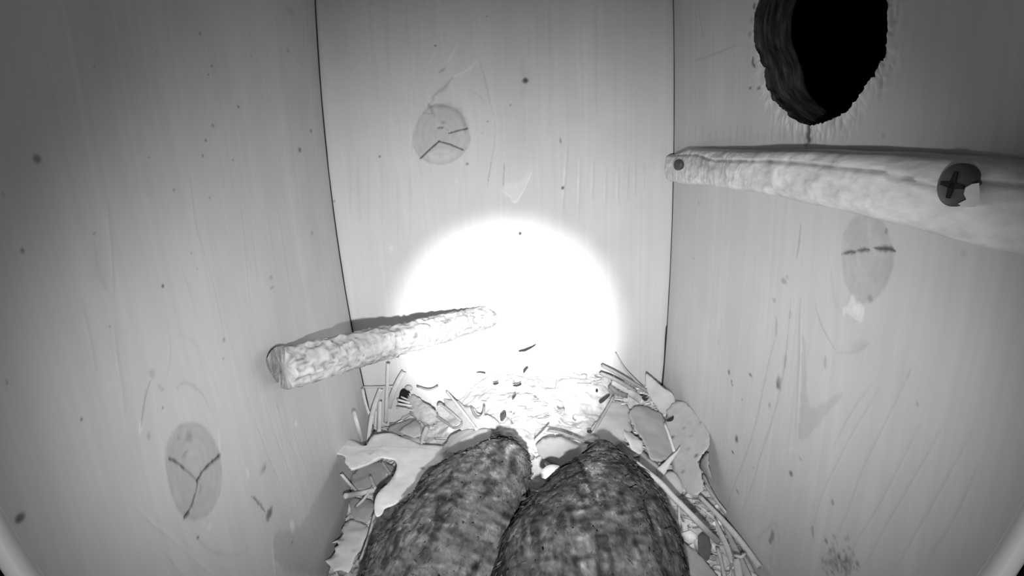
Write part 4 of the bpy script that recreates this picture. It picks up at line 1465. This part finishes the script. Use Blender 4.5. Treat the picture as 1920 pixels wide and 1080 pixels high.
    QQ = (gi[None] + (np.arange(cnt) * ns * nw)[:, None, None]).reshape(-1, 4)
    # dark shaft streaks in broken rows, fine cross bars and soft blotches
    isr = np.repeat(isr1, ns * nw)
    fl_l, ac_l = np.array([-.36, -.74, -.57]), np.array([.86, -.46, .05])
    fl_r, ac_r = np.array([0.05, -.76, -.65]), np.array([1., .05, 0.])
    su = np.where(isr, VV @ fl_r, VV @ fl_l)
    au = np.where(isr, VV @ ac_r, VV @ ac_l)
    au = au + .0016 * fbm(su * 90, au * 60, 2)
    stk = np.clip((vnoise(au / .0036, su / .0125 + 3.7 * np.floor(au / .0072)) - .13) * 9, 0, 1) * np.clip((vnoise(au / .0021, su / .004) + .45) * 2, 0, 1)
    TT = TT * (1 - np.where(isr, .55, .66) * stk)
    TT = TT * (1 + np.where(isr, 1.15, .95) * (vnoise(au / .0048, su / .0017) + .55 * vnoise(au / .0016, su / .0012))) * (1.08 + .22 * fbm(au / .012, su / .02, 3)) * (1 + .8 * np.clip((vnoise(au / .0026, su / .0022 + 50) - .27) * 6, 0, 1))
    thin = np.clip((vnoise(au / .0024 + 300, su / .0085 + 2.3 * np.floor(au / .0048)) - .22) * 12, 0, 1)
    TT = TT * (1 - .55 * thin) * np.where(isr, .72, 1.12)
    # the pale stripe down the middle of the wedge
    pp = project(VV)
    st = np.interp(pp[:, 1], [830, 880, 930, 975], [1128, 1110, 1104, 1098])
    m = np.exp(-((pp[:, 0] - st) / 16) ** 2) * np.clip((980 - pp[:, 1]) / 60, 0, 1) * np.clip((pp[:, 1] - 835) / 40, 0, 1)
    TT = TT * (1 + 1.7 * m)
    pl = link('plumage', new_mesh('plumage', VV, quads=QQ, mats=[M_FEATHER], tone=TT), body)
    pl['kind'] = 'stuff'
    # fine down standing off the outline
    VV, TR, TT = [], [], []
    pick = rng.choice(len(wgt), 9000, p=wgt / wgt.sum())
    for q in pick:
        p, n = Pf[q], Nf[q]
        d = n * .35 + rng.normal(0, .4, 3) + (np.array([-.3, -.7, -.5]) if L0[q] < R0[q] else np.array([0, -.7, -.6]))
        d /= np.linalg.norm(d)
        s = np.cross(d, CAM - p)
        s /= np.linalg.norm(s) + 1e-9
        L_ = rng.uniform(.002, .0055)
        b = len(VV)
        VV += [p - s * .00016, p + s * .00016, p + d * L_ * .6 + s * .0001 + rng.normal(0, .0004, 3), p + d * L_ - n * .0008]
        TR += [(b, b + 1, b + 2), (b, b + 2, b + 3)]
        TT += [rng.uniform(.5, 1.1)] * 4
    dn = link('down', new_mesh('down', np.array(VV), tris=np.array(TR), mats=[M_FEATHER], tone=np.array(TT)), body)
    dn['kind'] = 'stuff'


owl()


# ------------------------------------------------------------------ rim of the camera's own housing, seen in the lower corners
def housing():
    root = bpy.data.objects.new('camera_housing', None)
    S.collection.objects.link(root)
    tag(root, 'round pale rim and dark shell of the camera housing showing in the lower corners', 'camera housing')
    Rc = Matrix([[*R[0]], [*R[1]], [*R[2]]])
    dz = .008                                         # ahead of the lens
    k = dz / FPX
    cx, cy = (957 - 960) * k, -(440 - 540) * k
    r_in = 1092 * k
    N = 220

    def ring(name, prof, m, wob=0.0):
        V = []
        for a in np.linspace(0, 2 * np.pi, N, endpoint=False):
            w = 1 + wob * math.sin(a * 7 + 1.0) * .5 + wob * math.sin(a * 17)
            for rr, zz in prof:
                r_ = r_in + rr * w
                V.append(CAM + R @ np.array([cx + r_ * math.cos(a), cy + r_ * math.sin(a), -dz + zz]))
        n = len(prof)
        Q = [(i * n + j, ((i + 1) % N) * n + j, ((i + 1) % N) * n + (j + 1) % n, i * n + (j + 1) % n) for i in range(N) for j in range(n)]
        link(name, new_mesh(name, V, quads=Q, mats=[m]), root)
    c = 42 * k / 2
    ring('rim', [(c + c * math.cos(t), c * math.sin(t)) for t in np.linspace(0, 2 * np.pi, 14, endpoint=False)], M_RIM)
    ring('shell', [(c * 2, .0), (.0026, .0), (.0026, .0005), (c * 2, .0005)], M_SHELL)


housing()
